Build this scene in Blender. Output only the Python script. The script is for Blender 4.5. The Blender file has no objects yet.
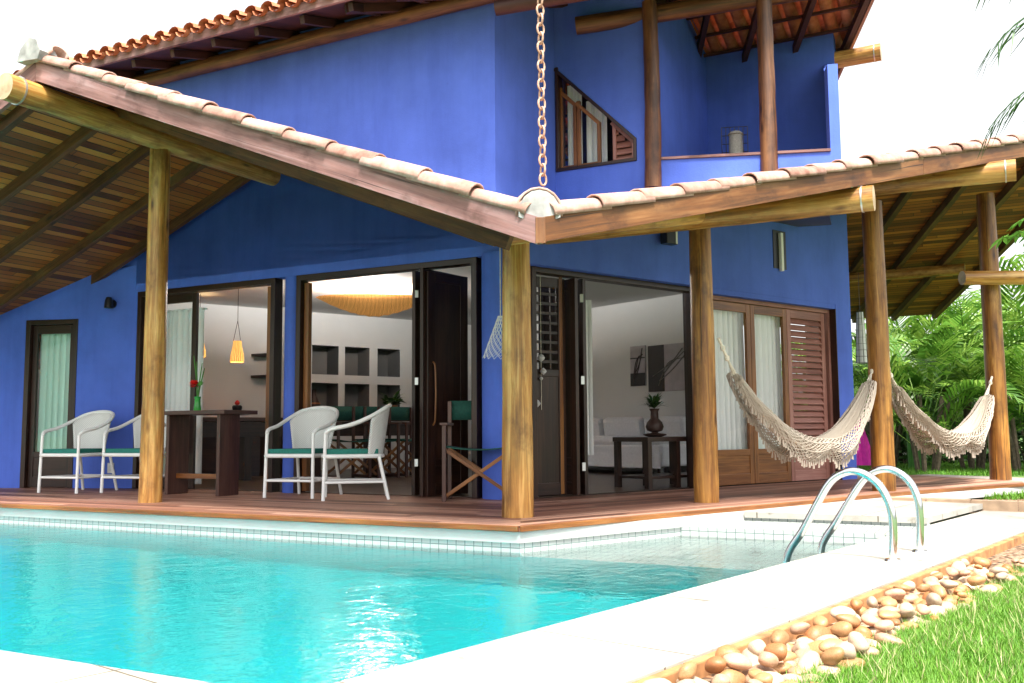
import bpy, bmesh, math, random
from mathutils import Vector, Matrix
random.seed(7)
SC = bpy.context.scene
COL = SC.collection
R = math.radians

# ------------------------------------------------------------------ camera, sky, sun, exposure
CAM_H = 0.62
F_PX, PITCH, ROLL = 950.57, R(5.43878), R(-0.40123)
cam_d = bpy.data.cameras.new('Camera'); cam = bpy.data.objects.new('Camera', cam_d); COL.objects.link(cam)
cam_d.sensor_width = 36.0; cam_d.lens = F_PX/1024*36.0; cam_d.clip_end = 3000; cam_d.clip_start = 0.05
_cp, _sp, _cr, _sr = math.cos(PITCH), math.sin(PITCH), math.cos(ROLL), math.sin(ROLL)
_r = Vector((1,0,0)); _f = Vector((0,_cp,_sp)); _u = Vector((0,-_sp,_cp))
C_R = _cr*_r+_sr*_u; C_U = -_sr*_r+_cr*_u; C_F = _f
m = Matrix.Identity(4)
for i in range(3):
    m[i][0] = C_R[i]; m[i][1] = C_U[i]; m[i][2] = -C_F[i]
m[2][3] = CAM_H
cam.matrix_world = m
SC.camera = cam

world = bpy.data.worlds.new('World'); SC.world = world; world.use_nodes = True
SUN_EL, SUN_AZ = R(62), R(165)      # azimuth of the sun, clockwise from +Y
nt = world.node_tree; bg = nt.nodes['Background']
sky = nt.nodes.new('ShaderNodeTexSky'); sky.sky_type = 'NISHITA'; sky.sun_disc = False
sky.sun_elevation = SUN_EL; sky.sun_rotation = SUN_AZ; sky.dust_density = 4.0; sky.air_density = 1.0
hs = nt.nodes.new('ShaderNodeHueSaturation'); hs.inputs['Saturation'].default_value = 0.12; hs.inputs['Value'].default_value = 1.35
nt.links.new(sky.outputs[0], hs.inputs['Color']); nt.links.new(hs.outputs[0], bg.inputs['Color'])
bg.inputs['Strength'].default_value = 0.09

sun_d = bpy.data.lights.new('Sun', 'SUN'); sun = bpy.data.objects.new('Sun', sun_d); COL.objects.link(sun)
sun_d.energy = 2.8; sun_d.angle = R(12); sun_d.color = (1.0, 0.95, 0.86)
sdir = Vector((math.sin(SUN_AZ)*math.cos(SUN_EL), math.cos(SUN_AZ)*math.cos(SUN_EL), math.sin(SUN_EL)))
sun.rotation_euler = (-sdir).to_track_quat('-Z', 'Y').to_euler()

SC.view_settings.view_transform = 'Standard'; SC.view_settings.look = 'None'
SC.view_settings.gamma = 1.0; SC.view_settings.use_curve_mapping = False
SC.view_settings.exposure = 1.8
SC.render.engine = 'CYCLES'
SC.cycles.use_denoising = True
SC.cycles.max_bounces = 10; SC.cycles.diffuse_bounces = 2; SC.cycles.transparent_max_bounces = 16
SC.cycles.transmission_bounces = 8; SC.cycles.glossy_bounces = 4
SC.cycles.sample_clamp_indirect = 6.0

# ------------------------------------------------------------------ frames of reference
PC = Vector((0.034, 6.971, 0.0))               # foot of the corner post
U = Vector((-0.8884, 0.4590, 0)); N = Vector((0.4590, 0.8884, 0))      # along / into the left facade
W = Vector((0.7848, 0.6197, 0)); WN = Vector((-0.6197, 0.7848, 0))     # along / into the right facade
Z = Vector((0,0,1))
def G(u, n, z=0.0): return PC + U*u + N*n + Z*z
def GW(w, wn, z=0.0): return PC + W*w + WN*wn + Z*z
EYE = Vector((0,0,CAM_H))
def ray(x, y): return C_R*((x-512)/F_PX) - C_U*((y-341.5)/F_PX) + C_F
def hit(x, y, p, n):
    d = ray(x, y); return EYE + d*((p-EYE).dot(n)/d.dot(n))
def atz(x, y, z=0.0): return hit(x, y, Vector((0,0,z)), Z)
def onN(x, y, n): return hit(x, y, G(0,n), N)
def onU(x, y, u): return hit(x, y, G(u,0), U)
def onW(x, y, wn): return hit(x, y, GW(0,wn), WN)
def cu(p): return (p-PC).dot(U)
def cn(p): return (p-PC).dot(N)
def cw(p): return (p-PC).dot(W)
def cwn(p): return (p-PC).dot(WN)

# ------------------------------------------------------------------ materials
MATS = {}
def new_mat(name):
    mt = bpy.data.materials.new(name); mt.use_nodes = True
    MATS[name] = mt
    return mt, mt.node_tree, mt.node_tree.nodes['Principled BSDF']
def nd(nt, t, **kw):
    n = nt.nodes.new(t)
    for k, v in kw.items():
        if k in n.inputs: n.inputs[k].default_value = v
        else: setattr(n, k, v)
    return n
def ramp(nt, src, stops):
    r = nt.nodes.new('ShaderNodeValToRGB'); e = r.color_ramp.elements
    while len(e) < len(stops): e.new(0.5)
    for el, (p, c) in zip(e, stops):
        el.position = p; el.color = (*c, 1) if len(c) == 3 else c
    nt.links.new(src, r.inputs[0]); return r
def coords(nt, kind='UV', scale=(1,1,1)):
    tc = nt.nodes.new('ShaderNodeTexCoord'); mp = nt.nodes.new('ShaderNodeMapping')
    mp.inputs['Scale'].default_value = scale
    nt.links.new(tc.outputs[kind], mp.inputs['Vector']); return mp.outputs[0]
def bump(nt, b, h, strength=0.3, dist=0.01):
    bp = nd(nt, 'ShaderNodeBump', Strength=strength, Distance=dist)
    nt.links.new(h, bp.inputs['Height']); nt.links.new(bp.outputs[0], b.inputs['Normal']); return bp
def mixc(nt, a, b, fac, mode='MIX'):
    mx = nt.nodes.new('ShaderNodeMix'); mx.data_type = 'RGBA'; mx.blend_type = mode
    for s, v in ((6, a), (7, b), (0, fac)):
        if hasattr(v, 'links') or hasattr(v, 'is_linked'): nt.links.new(v, mx.inputs[s])
        else: mx.inputs[s].default_value = (*v, 1) if (isinstance(v, tuple) and len(v) == 3) else v
    return mx.outputs[2]

def plain(name, col, rough=0.6, metal=0.0, var=0.12, nscale=8.0, bmp=0.1, spec=0.5, kind='Object'):
    mt, nt, b = new_mat(name)
    no = nd(nt, 'ShaderNodeTexNoise', Scale=nscale, Detail=5.0)
    nt.links.new(coords(nt, kind), no.inputs['Vector'])
    lo = tuple(c*(1-var) for c in col); hi = tuple(min(1, c*(1+var)) for c in col)
    r = ramp(nt, no.outputs[0], [(0.3, lo), (0.7, hi)])
    nt.links.new(r.outputs[0], b.inputs['Base Color'])
    b.inputs['Roughness'].default_value = rough; b.inputs['Metallic'].default_value = metal
    b.inputs['Specular IOR Level'].default_value = spec
    if bmp: bump(nt, b, no.outputs[0], bmp, 0.005)
    return mt

def wood(name, dark, mid, light, rough=0.45, grain=22.0, along=1.2, bmp=0.25, knots=True):
    mt, nt, b = new_mat(name)
    v = coords(nt, 'UV', (along, grain, 1))
    n1 = nd(nt, 'ShaderNodeTexNoise', Scale=1.0, Detail=8.0, Roughness=0.72, Distortion=0.8); nt.links.new(v, n1.inputs['Vector'])
    n2 = nd(nt, 'ShaderNodeTexNoise', Scale=1.0, Detail=4.0, Roughness=0.6); nt.links.new(coords(nt, 'UV', (0.9, 5.0, 1)), n2.inputs['Vector'])
    r = ramp(nt, n1.outputs[0], [(0.34, dark), (0.50, mid), (0.66, light)])
    r2 = ramp(nt, n2.outputs[0], [(0.36, tuple(c*0.35 for c in mid)), (0.48, mid), (0.64, light)])
    c = mixc(nt, r.outputs[0], r2.outputs[0], 0.45)
    h = n1.outputs[0]
    if knots:
        vo = nd(nt, 'ShaderNodeTexVoronoi', Scale=1.6); nt.links.new(coords(nt, 'UV', (1.3, 4.0, 1)), vo.inputs['Vector'])
        kr = ramp(nt, vo.outputs['Distance'], [(0.05, (0.14,0.10,0.07)), (0.10, (0.5,0.42,0.35)), (0.19, (1,1,1))])
        c = mixc(nt, c, kr.outputs[0], 0.9, 'MULTIPLY')
        n3 = nd(nt, 'ShaderNodeTexNoise', Scale=1.0, Detail=3.0, Roughness=0.5, Distortion=0.3); nt.links.new(coords(nt, 'UV', (0.55, 34.0, 1)), n3.inputs['Vector'])
        cr = ramp(nt, n3.outputs[0], [(0.30, (0.10,0.07,0.05)), (0.36, (1,1,1))])
        c = mixc(nt, c, cr.outputs[0], 0.85, 'MULTIPLY')
        n4 = nd(nt, 'ShaderNodeTexNoise', Scale=1.0, Detail=5.0, Roughness=0.65); nt.links.new(coords(nt, 'UV', (2.2, 3.0, 1)), n4.inputs['Vector'])
        st = ramp(nt, n4.outputs[0], [(0.34, (0.42,0.36,0.30)), (0.46, (1,1,1)), (0.70, (1.25,1.22,1.15))])
        c = mixc(nt, c, st.outputs[0], 0.85, 'MULTIPLY')
    nt.links.new(c, b.inputs['Base Color'])
    b.inputs['Roughness'].default_value = rough
    bump(nt, b, h, bmp, 0.008)
    return mt

def planks(name, cols, width, groove=0.06, rough=0.6, length=2.4, bmp=0.5):
    """boards running along UV u, one board per `width` of v"""
    mt, nt, b = new_mat(name)
    tc = nt.nodes.new('ShaderNodeTexCoord'); sp = nt.nodes.new('ShaderNodeSeparateXYZ')
    nt.links.new(tc.outputs['UV'], sp.inputs[0])
    def M(op, a, bb=None):
        n = nt.nodes.new('ShaderNodeMath'); n.operation = op
        for i, v in enumerate((a, bb)):
            if v is None: continue
            if isinstance(v, (int, float)): n.inputs[i].default_value = v
            else: nt.links.new(v, n.inputs[i])
        return n.outputs[0]
    vv = M('DIVIDE', sp.outputs[1], width); iv = M('FLOOR', vv); fv = M('FRACT', vv)
    wn0 = nd(nt, 'ShaderNodeTexWhiteNoise', noise_dimensions='1D'); nt.links.new(iv, wn0.inputs['W'])
    uu = M('ADD', M('DIVIDE', sp.outputs[0], length), wn0.outputs['Value']); iu = M('FLOOR', uu); fu = M('FRACT', uu)
    cb = nt.nodes.new('ShaderNodeCombineXYZ'); nt.links.new(iv, cb.inputs[0]); nt.links.new(iu, cb.inputs[1])
    wn1 = nd(nt, 'ShaderNodeTexWhiteNoise', noise_dimensions='2D'); nt.links.new(cb.outputs[0], wn1.inputs['Vector'])
    gr = nd(nt, 'ShaderNodeTexNoise', Scale=1.0, Detail=6.0, Roughness=0.7)
    cv = nt.nodes.new('ShaderNodeCombineXYZ')
    nt.links.new(M('ADD', M('MULTIPLY', sp.outputs[0], 1.6), M('MULTIPLY', wn1.outputs['Value'], 37.0)), cv.inputs[0])
    nt.links.new(M('MULTIPLY', sp.outputs[1], 45.0), cv.inputs[1]); nt.links.new(cv.outputs[0], gr.inputs['Vector'])
    fac = M('ADD', M('MULTIPLY', wn1.outputs['Value'], 0.62), M('MULTIPLY', gr.outputs[0], 0.42))
    r = ramp(nt, fac, [(0.15, cols[0]), (0.5, cols[1]), (0.85, cols[2])])
    g1 = M('LESS_THAN', fv, groove); g2 = M('LESS_THAN', fu, 0.003)
    gap = M('MAXIMUM', g1, g2)
    c = mixc(nt, r.outputs[0], (0.012, 0.008, 0.006), gap)
    nt.links.new(c, b.inputs['Base Color']); b.inputs['Roughness'].default_value = rough
    h = M('SUBTRACT', M('MULTIPLY', gr.outputs[0], 0.3), gap)
    bump(nt, b, h, bmp, 0.008)
    return mt

# plaster
def stucco(name, col, var=0.10, streak=False):
    mt, nt, b = new_mat(name)
    v = coords(nt, 'Object')
    n1 = nd(nt, 'ShaderNodeTexNoise', Scale=1.3, Detail=6.0, Roughness=0.6); nt.links.new(v, n1.inputs['Vector'])
    n2 = nd(nt, 'ShaderNodeTexNoise', Scale=60.0, Detail=4.0); nt.links.new(v, n2.inputs['Vector'])
    r = ramp(nt, n1.outputs[0], [(0.3, tuple(c*(1-var) for c in col)), (0.7, tuple(c*(1+var) for c in col))])
    c = r.outputs[0]
    if streak:
        n3 = nd(nt, 'ShaderNodeTexNoise', Scale=1.0, Detail=5.0, Roughness=0.7); nt.links.new(coords(nt, 'Object', (4.0,4.0,0.45)), n3.inputs['Vector'])
        r3 = ramp(nt, n3.outputs[0], [(0.36, (0.80,0.82,0.88)), (0.5, (1,1,1)), (0.72, (1.12,1.10,1.03))])
        c = mixc(nt, c, r3.outputs[0], 0.5, 'MULTIPLY')
        n4 = nd(nt, 'ShaderNodeTexNoise', Scale=14.0, Detail=4.0); nt.links.new(v, n4.inputs['Vector'])
        r4 = ramp(nt, n4.outputs[0], [(0.22, (0.72,0.74,0.82)), (0.30, (1,1,1))])
        c = mixc(nt, c, r4.outputs[0], 0.6, 'MULTIPLY')
    nt.links.new(c, b.inputs['Base Color'])
    b.inputs['Roughness'].default_value = 0.75; b.inputs['Specular IOR Level'].default_value = 0.25
    n5 = nd(nt, 'ShaderNodeTexNoise', Scale=9.0, Detail=3.0); nt.links.new(v, n5.inputs['Vector'])
    hm = nt.nodes.new('ShaderNodeMath'); hm.operation = 'MULTIPLY_ADD'; nt.links.new(n5.outputs[0], hm.inputs[0]); hm.inputs[1].default_value = 1.6; nt.links.new(n2.outputs[0], hm.inputs[2])
    bump(nt, b, hm.outputs[0], 0.3, 0.006)
    return mt
M_BLUE = stucco('blue_stucco', (0.082, 0.152, 0.60), 0.14, True)
M_WHITEWALL = stucco('white_plaster', (0.74, 0.74, 0.72), 0.03)
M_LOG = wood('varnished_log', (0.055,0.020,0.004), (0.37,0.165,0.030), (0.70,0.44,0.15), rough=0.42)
M_LOG_BACKLIT = wood('backlit_log', (0.026,0.009,0.002), (0.21,0.080,0.011), (0.52,0.27,0.06), rough=0.4)  # log wood with the shade of the backlit right-hand posts in its colour
M_LOG_SHADE = wood('shaded_log', (0.018,0.006,0.003), (0.085,0.030,0.010), (0.23,0.105,0.04), rough=0.5)  # log wood darkened for the shade on the upper beams and posts
M_LOGEND = wood('log_end', (0.30,0.2,0.1), (0.45,0.33,0.2), (0.55,0.42,0.28), grain=8, along=8, knots=False)
M_FASCIA = wood('weathered_fascia', (0.085,0.034,0.030), (0.22,0.110,0.100), (0.36,0.235,0.235), rough=0.7, grain=14, along=0.6)
M_FASCIA_O = wood('orange_fascia', (0.030,0.010,0.003), (0.135,0.046,0.009), (0.27,0.13,0.050), rough=0.6, grain=14, along=0.6)
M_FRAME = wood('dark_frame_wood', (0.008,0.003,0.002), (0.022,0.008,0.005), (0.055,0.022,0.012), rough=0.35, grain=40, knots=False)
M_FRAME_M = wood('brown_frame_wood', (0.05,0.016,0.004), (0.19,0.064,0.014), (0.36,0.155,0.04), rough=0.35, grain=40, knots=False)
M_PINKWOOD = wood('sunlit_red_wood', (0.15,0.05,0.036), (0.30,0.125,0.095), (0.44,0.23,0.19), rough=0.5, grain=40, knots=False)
M_RAFTER = wood('rafter_wood', (0.028,0.009,0.002), (0.085,0.029,0.007), (0.19,0.08,0.022), rough=0.6, grain=30)
M_TABLE = wood('dark_table_wood', (0.03,0.012,0.01), (0.07,0.028,0.02), (0.12,0.055,0.04), rough=0.35, grain=30, knots=False)
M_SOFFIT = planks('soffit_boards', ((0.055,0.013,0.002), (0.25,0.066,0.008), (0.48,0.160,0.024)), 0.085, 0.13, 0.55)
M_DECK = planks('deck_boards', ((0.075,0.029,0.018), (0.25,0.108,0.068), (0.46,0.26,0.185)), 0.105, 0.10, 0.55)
M_UNDER = wood('red_soffit', (0.016,0.004,0.004), (0.045,0.012,0.010), (0.09,0.028,0.02), rough=0.6, grain=10)  # dark red, deepened to hold the shade under the upper eaves
M_FLOORIN = planks('interior_floor', ((0.03,0.018,0.012), (0.06,0.035,0.022), (0.09,0.055,0.035)), 0.12, 0.03, 0.3)
M_NICHE = stucco('shaded_niche_plaster', (0.16,0.16,0.155), 0.05)  # wall plaster greyed, recess shade put into the colour
M_CANVAS = plain('pale_canvas', (0.46,0.42,0.44), 0.8, var=0.15, nscale=6)
M_BANDW = plain('white_pool_render', (0.44,0.45,0.43), 0.7, var=0.06, nscale=5)
M_WHITE = plain('white_paint', (0.80,0.80,0.78), 0.45, var=0.04, bmp=0.05)
M_GREEN = plain('dark_green_fabric', (0.010,0.075,0.055), 0.85, var=0.2, nscale=60)
M_CUSH = plain('teal_cushion', (0.012,0.16,0.125), 0.8, var=0.15, nscale=50)
M_BLACK = plain('black_metal', (0.012,0.012,0.014), 0.4, bmp=0)
M_SOFA = plain('white_slipcover', (0.80,0.80,0.82), 0.9, var=0.05, nscale=30)
M_STEEL = plain('polished_steel', (0.72,0.74,0.76), 0.12, 1.0, var=0.03, bmp=0)
M_ZINC = plain('zinc_hinge', (0.55,0.55,0.55), 0.35, 0.9, bmp=0)
M_TERRA = plain('terracotta_pot', (0.34,0.12,0.05), 0.7, nscale=14)
M_DARKPOT = plain('dark_clay_vase', (0.045,0.020,0.014), 0.5, nscale=14)
M_COPPER = plain('weathered_copper_chain', (0.44,0.28,0.20), 0.6, 0.1, var=0.35, nscale=30)
M_MAGENTA = plain('magenta_cloth', (0.72,0.03,0.42), 0.8, nscale=10)
M_ROPE = plain('natural_rope', (0.62,0.56,0.46), 0.9, var=0.2, nscale=60)
M_SHELL = plain('pale_shell', (0.55,0.55,0.56), 0.4)
M_RED = plain('red_petal', (0.75,0.015,0.01), 0.5, nscale=20)
M_STEM = plain('green_stem', (0.05,0.20,0.02), 0.5)
M_MORTAR = plain('mortar_cap', (0.30,0.30,0.29), 0.9, var=0.4, nscale=9)
M_WICKERGREY = plain('grey_wicker', (0.20,0.19,0.17), 0.8, var=0.3, nscale=70)

def leafmat(name, cols, rough=0.4, trans=0.25):
    mt, nt, b = new_mat(name)
    at = nt.nodes.new('ShaderNodeObjectInfo')
    geo = nt.nodes.new('ShaderNodeNewGeometry')
    v = coords(nt, 'Object')
    no = nd(nt, 'ShaderNodeTexNoise', Scale=1.1, Detail=2.0); nt.links.new(v, no.inputs['Vector'])
    ad = nt.nodes.new('ShaderNodeMath'); ad.operation = 'MULTIPLY_ADD'
    nt.links.new(geo.outputs['Random Per Island'], ad.inputs[0]); ad.inputs[1].default_value = 0.5
    nt.links.new(no.outputs[0], ad.inputs[2])
    r = ramp(nt, ad.outputs[0], [(0.35, cols[0]), (0.7, cols[1]), (1.0, cols[2])])
    nt.links.new(r.outputs[0], b.inputs['Base Color']); b.inputs['Roughness'].default_value = rough
    tr = nt.nodes.new('ShaderNodeBsdfTranslucent'); nt.links.new(r.outputs[0], tr.inputs['Color'])
    mx = nt.nodes.new('ShaderNodeMixShader'); mx.inputs[0].default_value = trans
    nt.links.new(b.outputs[0], mx.inputs[1]); nt.links.new(tr.outputs[0], mx.inputs[2])
    nt.links.new(mx.outputs[0], nt.nodes['Material Output'].inputs['Surface'])
    return mt
M_PALM = leafmat('palm_leaf', ((0.02,0.075,0.008), (0.09,0.21,0.022), (0.24,0.38,0.06)), trans=0.35)
M_PALM_Y = leafmat('dry_palm_leaf', ((0.12,0.13,0.05), (0.26,0.24,0.12), (0.40,0.36,0.22)))
M_BANANA = leafmat('banana_leaf', ((0.05,0.15,0.015), (0.10,0.26,0.03), (0.16,0.34,0.05)), trans=0.4)
M_DARKLEAF = leafmat('dark_leaf', ((0.010,0.03,0.008), (0.025,0.07,0.015), (0.05,0.12,0.025)))
M_GRASS = leafmat('grass_blade', ((0.045,0.16,0.006), (0.085,0.245,0.010), (0.16,0.33,0.03)), rough=0.6, trans=0.3)
M_TRUNK = plain('palm_trunk', (0.10,0.075,0.05), 0.9, var=0.35, nscale=20, bmp=0.5)

def tilemat(name, lo, mid, hi):
    mt, nt, b = new_mat(name)
    geo = nt.nodes.new('ShaderNodeNewGeometry'); v = coords(nt, 'Object')
    no = nd(nt, 'ShaderNodeTexNoise', Scale=9.0, Detail=6.0, Roughness=0.65); nt.links.new(v, no.inputs['Vector'])
    ad = nt.nodes.new('ShaderNodeMath'); ad.operation = 'MULTIPLY_ADD'
    nt.links.new(geo.outputs['Random Per Island'], ad.inputs[0]); ad.inputs[1].default_value = 0.35
    nt.links.new(no.outputs[0], ad.inputs[2])
    r = ramp(nt, ad.outputs[0], [(0.35, lo), (0.65, mid), (0.95, hi)])
    nt.links.new(r.outputs[0], b.inputs['Base Color']); b.inputs['Roughness'].default_value = 0.85
    bump(nt, b, no.outputs[0], 0.4, 0.008)
    return mt
M_TILE = tilemat('terracotta_tile', (0.26,0.075,0.03), (0.42,0.14,0.06), (0.55,0.25,0.13))
M_TILE_P = tilemat('bleached_tile', (0.20,0.085,0.06), (0.37,0.215,0.17), (0.52,0.37,0.32))

def gridtile(name, col, grout, size=0.06, rough=0.25):
    mt, nt, b = new_mat(name)
    br = nt.nodes.new('ShaderNodeTexBrick'); br.offset = 0.0
    br.inputs['Scale'].default_value = 1.0; br.inputs['Brick Width'].default_value = size; br.inputs['Row Height'].default_value = size
    br.inputs['Mortar Size'].default_value = size*0.045; br.inputs['Color1'].default_value = (*col,1)
    br.inputs['Color2'].default_value = (*[c*0.93 for c in col],1); br.inputs['Mortar'].default_value = (*grout,1)
    nt.links.new(coords(nt, 'UV'), br.inputs['Vector'])
    nt.links.new(br.outputs['Color'], b.inputs['Base Color']); b.inputs['Roughness'].default_value = rough
    return mt
M_POOLFLOOR = plain('pool_plaster', (0.13,0.56,0.57), 0.5, var=0.06, nscale=0.8, bmp=0)
M_KERBP = plain('pale_sandstone', (0.42,0.29,0.19), 0.85, var=0.2, nscale=10, bmp=0.3)
M_POOLTILE = gridtile('pool_tile', (0.43,0.465,0.44), (0.13,0.18,0.175), 0.07)

def copingmat():
    mt, nt, b = new_mat('pale_stone_coping')
    v = coords(nt, 'Object')
    n1 = nd(nt, 'ShaderNodeTexNoise', Scale=3.0, Detail=7.0, Roughness=0.65); nt.links.new(v, n1.inputs['Vector'])
    n2 = nd(nt, 'ShaderNodeTexNoise', Scale=45.0, Detail=3.0); nt.links.new(v, n2.inputs['Vector'])
    r = ramp(nt, n1.outputs[0], [(0.3, (0.28,0.26,0.225)), (0.55, (0.37,0.355,0.315)), (0.8, (0.42,0.41,0.375))])
    n3 = nd(nt, 'ShaderNodeTexNoise', Scale=7.0, Detail=5.0, Roughness=0.7); nt.links.new(v, n3.inputs['Vector'])
    r3 = ramp(nt, n3.outputs[0], [(0.30, (0.45,0.42,0.36)), (0.40, (1,1,1))])
    c = mixc(nt, r.outputs[0], r3.outputs[0], 0.75, 'MULTIPLY')
    br = nt.nodes.new('ShaderNodeTexBrick'); br.offset = 0.0; br.inputs['Scale'].default_value = 1.0; br.inputs['Brick Width'].default_value = 0.92; br.inputs['Row Height'].default_value = 3.0
    br.inputs['Mortar Size'].default_value = 0.006; br.inputs['Mortar Smooth'].default_value = 0.3
    br.inputs['Color1'].default_value = (1,1,1,1); br.inputs['Color2'].default_value = (0.93,0.92,0.90,1); br.inputs['Mortar'].default_value = (0.30,0.27,0.22,1)
    nt.links.new(coords(nt, 'UV'), br.inputs['Vector'])
    c = mixc(nt, c, br.outputs['Color'], 1.0, 'MULTIPLY')
    nt.links.new(c, b.inputs['Base Color']); b.inputs['Roughness'].default_value = 0.75
    bump(nt, b, n2.outputs[0], 0.2, 0.004)
    return mt
M_COPING = copingmat()
M_KERB = plain('sandstone_edging', (0.36,0.17,0.065), 0.85, var=0.4, nscale=12, bmp=0.4)
M_GROUND = plain('lawn_soil', (0.07,0.14,0.025), 0.95, var=0.35, nscale=3.0, bmp=0.4)
def gravelmat():
    mt, nt, b = new_mat('fine_gravel'); v = coords(nt, 'Object')
    vo = nd(nt, 'ShaderNodeTexVoronoi', Scale=34.0); nt.links.new(v, vo.inputs['Vector'])
    sp = nt.nodes.new('ShaderNodeSeparateColor'); nt.links.new(vo.outputs['Color'], sp.inputs[0])
    r = ramp(nt, sp.outputs[0], [(0.0, (0.16,0.09,0.05)), (0.4, (0.30,0.19,0.11)), (0.75, (0.38,0.28,0.19)), (1.0, (0.26,0.12,0.05))])
    dk = ramp(nt, vo.outputs['Distance'], [(0.35, (1,1,1)), (0.75, (0.22,0.18,0.14))])
    c = mixc(nt, r.outputs[0], dk.outputs[0], 1.0, 'MULTIPLY'); nt.links.new(c, b.inputs['Base Color']); b.inputs['Roughness'].default_value = 0.85
    inv = nt.nodes.new('ShaderNodeMath'); inv.operation = 'SUBTRACT'; inv.inputs[0].default_value = 1.0; nt.links.new(vo.outputs['Distance'], inv.inputs[1])
    bump(nt, b, inv.outputs[0], 0.9, 0.02)
    return mt
M_GRAVEL = gravelmat()
M_PATH = plain('pale_path', (0.34,0.29,0.25), 0.9, var=0.1, nscale=6)

def fabric(name, col, trans=0.35, stripes=60.0):
    mt, nt, b = new_mat(name)
    v = coords(nt, 'UV')
    wv = nd(nt, 'ShaderNodeTexWave', Scale=stripes, Distortion=1.5, Detail=2.0); nt.links.new(v, wv.inputs['Vector'])
    r = ramp(nt, wv.outputs[0], [(0.0, tuple(c*0.88 for c in col)), (1.0, col)])
    nt.links.new(r.outputs[0], b.inputs['Base Color']); b.inputs['Roughness'].default_value = 0.95
    b.inputs['Specular IOR Level'].default_value = 0.1
    tr = nt.nodes.new('ShaderNodeBsdfTranslucent'); nt.links.new(r.outputs[0], tr.inputs['Color'])
    mx = nt.nodes.new('ShaderNodeMixShader'); mx.inputs[0].default_value = trans
    nt.links.new(b.outputs[0], mx.inputs[1]); nt.links.new(tr.outputs[0], mx.inputs[2])
    nt.links.new(mx.outputs[0], nt.nodes['Material Output'].inputs['Surface'])
    return mt
M_CURTAIN = fabric('sheer_curtain', (0.93,0.95,0.94), 0.12, 3.0)
M_CURTAIN_G = fabric('pale_green_curtain', (0.60,0.88,0.77), 0.12, 3.0)
M_HAMMOCK = fabric('cream_hammock_cotton', (0.56,0.49,0.40), 0.25, 12.0)
M_LACE = fabric('cream_crochet', (0.58,0.50,0.42), 0.3, 30.0)

def glassmat():
    mt, nt, b = new_mat('window_glass')
    nt.nodes.remove(b)
    lw = nd(nt, 'ShaderNodeLayerWeight', Blend=0.5); pw = nt.nodes.new('ShaderNodeMath'); pw.operation = 'POWER'; pw.inputs[1].default_value = 4.0
    nt.links.new(lw.outputs['Facing'], pw.inputs[0]); fr = nt.nodes.new('ShaderNodeMath'); fr.operation = 'MULTIPLY_ADD'
    nt.links.new(pw.outputs[0], fr.inputs[0]); fr.inputs[1].default_value = 0.7; fr.inputs[2].default_value = 0.05
    tr = nt.nodes.new('ShaderNodeBsdfTransparent'); gl = nd(nt, 'ShaderNodeBsdfGlossy', Roughness=0.02)
    tr.inputs[0].default_value = (0.95,0.97,0.96,1)
    mx = nt.nodes.new('ShaderNodeMixShader')
    nt.links.new(fr.outputs[0], mx.inputs[0]); nt.links.new(tr.outputs[0], mx.inputs[1]); nt.links.new(gl.outputs[0], mx.inputs[2])
    nt.links.new(mx.outputs[0], nt.nodes['Material Output'].inputs['Surface'])
    return mt
M_GLASS = glassmat()

def watermat():
    mt, nt, b = new_mat('pool_water')
    nt.nodes.remove(b)
    v = coords(nt, 'Object')
    n1 = nd(nt, 'ShaderNodeTexNoise', Scale=4.2, Detail=4.0, Roughness=0.55, Distortion=0.8); nt.links.new(v, n1.inputs['Vector'])
    n2 = nd(nt, 'ShaderNodeTexNoise', Scale=17.0, Detail=3.0, Distortion=0.5); nt.links.new(v, n2.inputs['Vector'])
    a = nt.nodes.new('ShaderNodeMath'); a.operation = 'MULTIPLY_ADD'
    nt.links.new(n2.outputs[0], a.inputs[0]); a.inputs[1].default_value = 0.35; nt.links.new(n1.outputs[0], a.inputs[2])
    bp = nd(nt, 'ShaderNodeBump', Strength=0.20, Distance=0.05); nt.links.new(a.outputs[0], bp.inputs['Height'])
    fr = nd(nt, 'ShaderNodeFresnel', IOR=1.33); nt.links.new(bp.outputs[0], fr.inputs['Normal'])
    tr = nt.nodes.new('ShaderNodeBsdfTransparent'); rf = nd(nt, 'ShaderNodeBsdfRefraction', Roughness=0.02, IOR=1.33)
    nt.links.new(bp.outputs[0], rf.inputs['Normal'])
    gl = nd(nt, 'ShaderNodeBsdfGlossy', Roughness=0.09); nt.links.new(bp.outputs[0], gl.inputs['Normal'])
    m0 = nt.nodes.new('ShaderNodeMixShader'); m0.inputs[0].default_value = 0.9
    nt.links.new(tr.outputs[0], m0.inputs[1]); nt.links.new(rf.outputs[0], m0.inputs[2])
    mx = nt.nodes.new('ShaderNodeMixShader')
    nt.links.new(fr.outputs[0], mx.inputs[0]); nt.links.new(m0.outputs[0], mx.inputs[1]); nt.links.new(gl.outputs[0], mx.inputs[2])
    out = nt.nodes['Material Output']; nt.links.new(mx.outputs[0], out.inputs['Surface'])
    va = nd(nt, 'ShaderNodeVolumeAbsorption', Density=0.6); va.inputs['Color'].default_value = (0.0, 0.90, 0.915, 1)
    nt.links.new(va.outputs[0], out.inputs['Volume'])
    return mt
M_WATER = watermat()
def emis(name, col, s):
    mt, nt, b = new_mat(name)
    b.inputs['Base Color'].default_value = (*col,1); b.inputs['Emission Color'].default_value = (*col,1); b.inputs['Emission Strength'].default_value = s
    return mt
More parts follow.
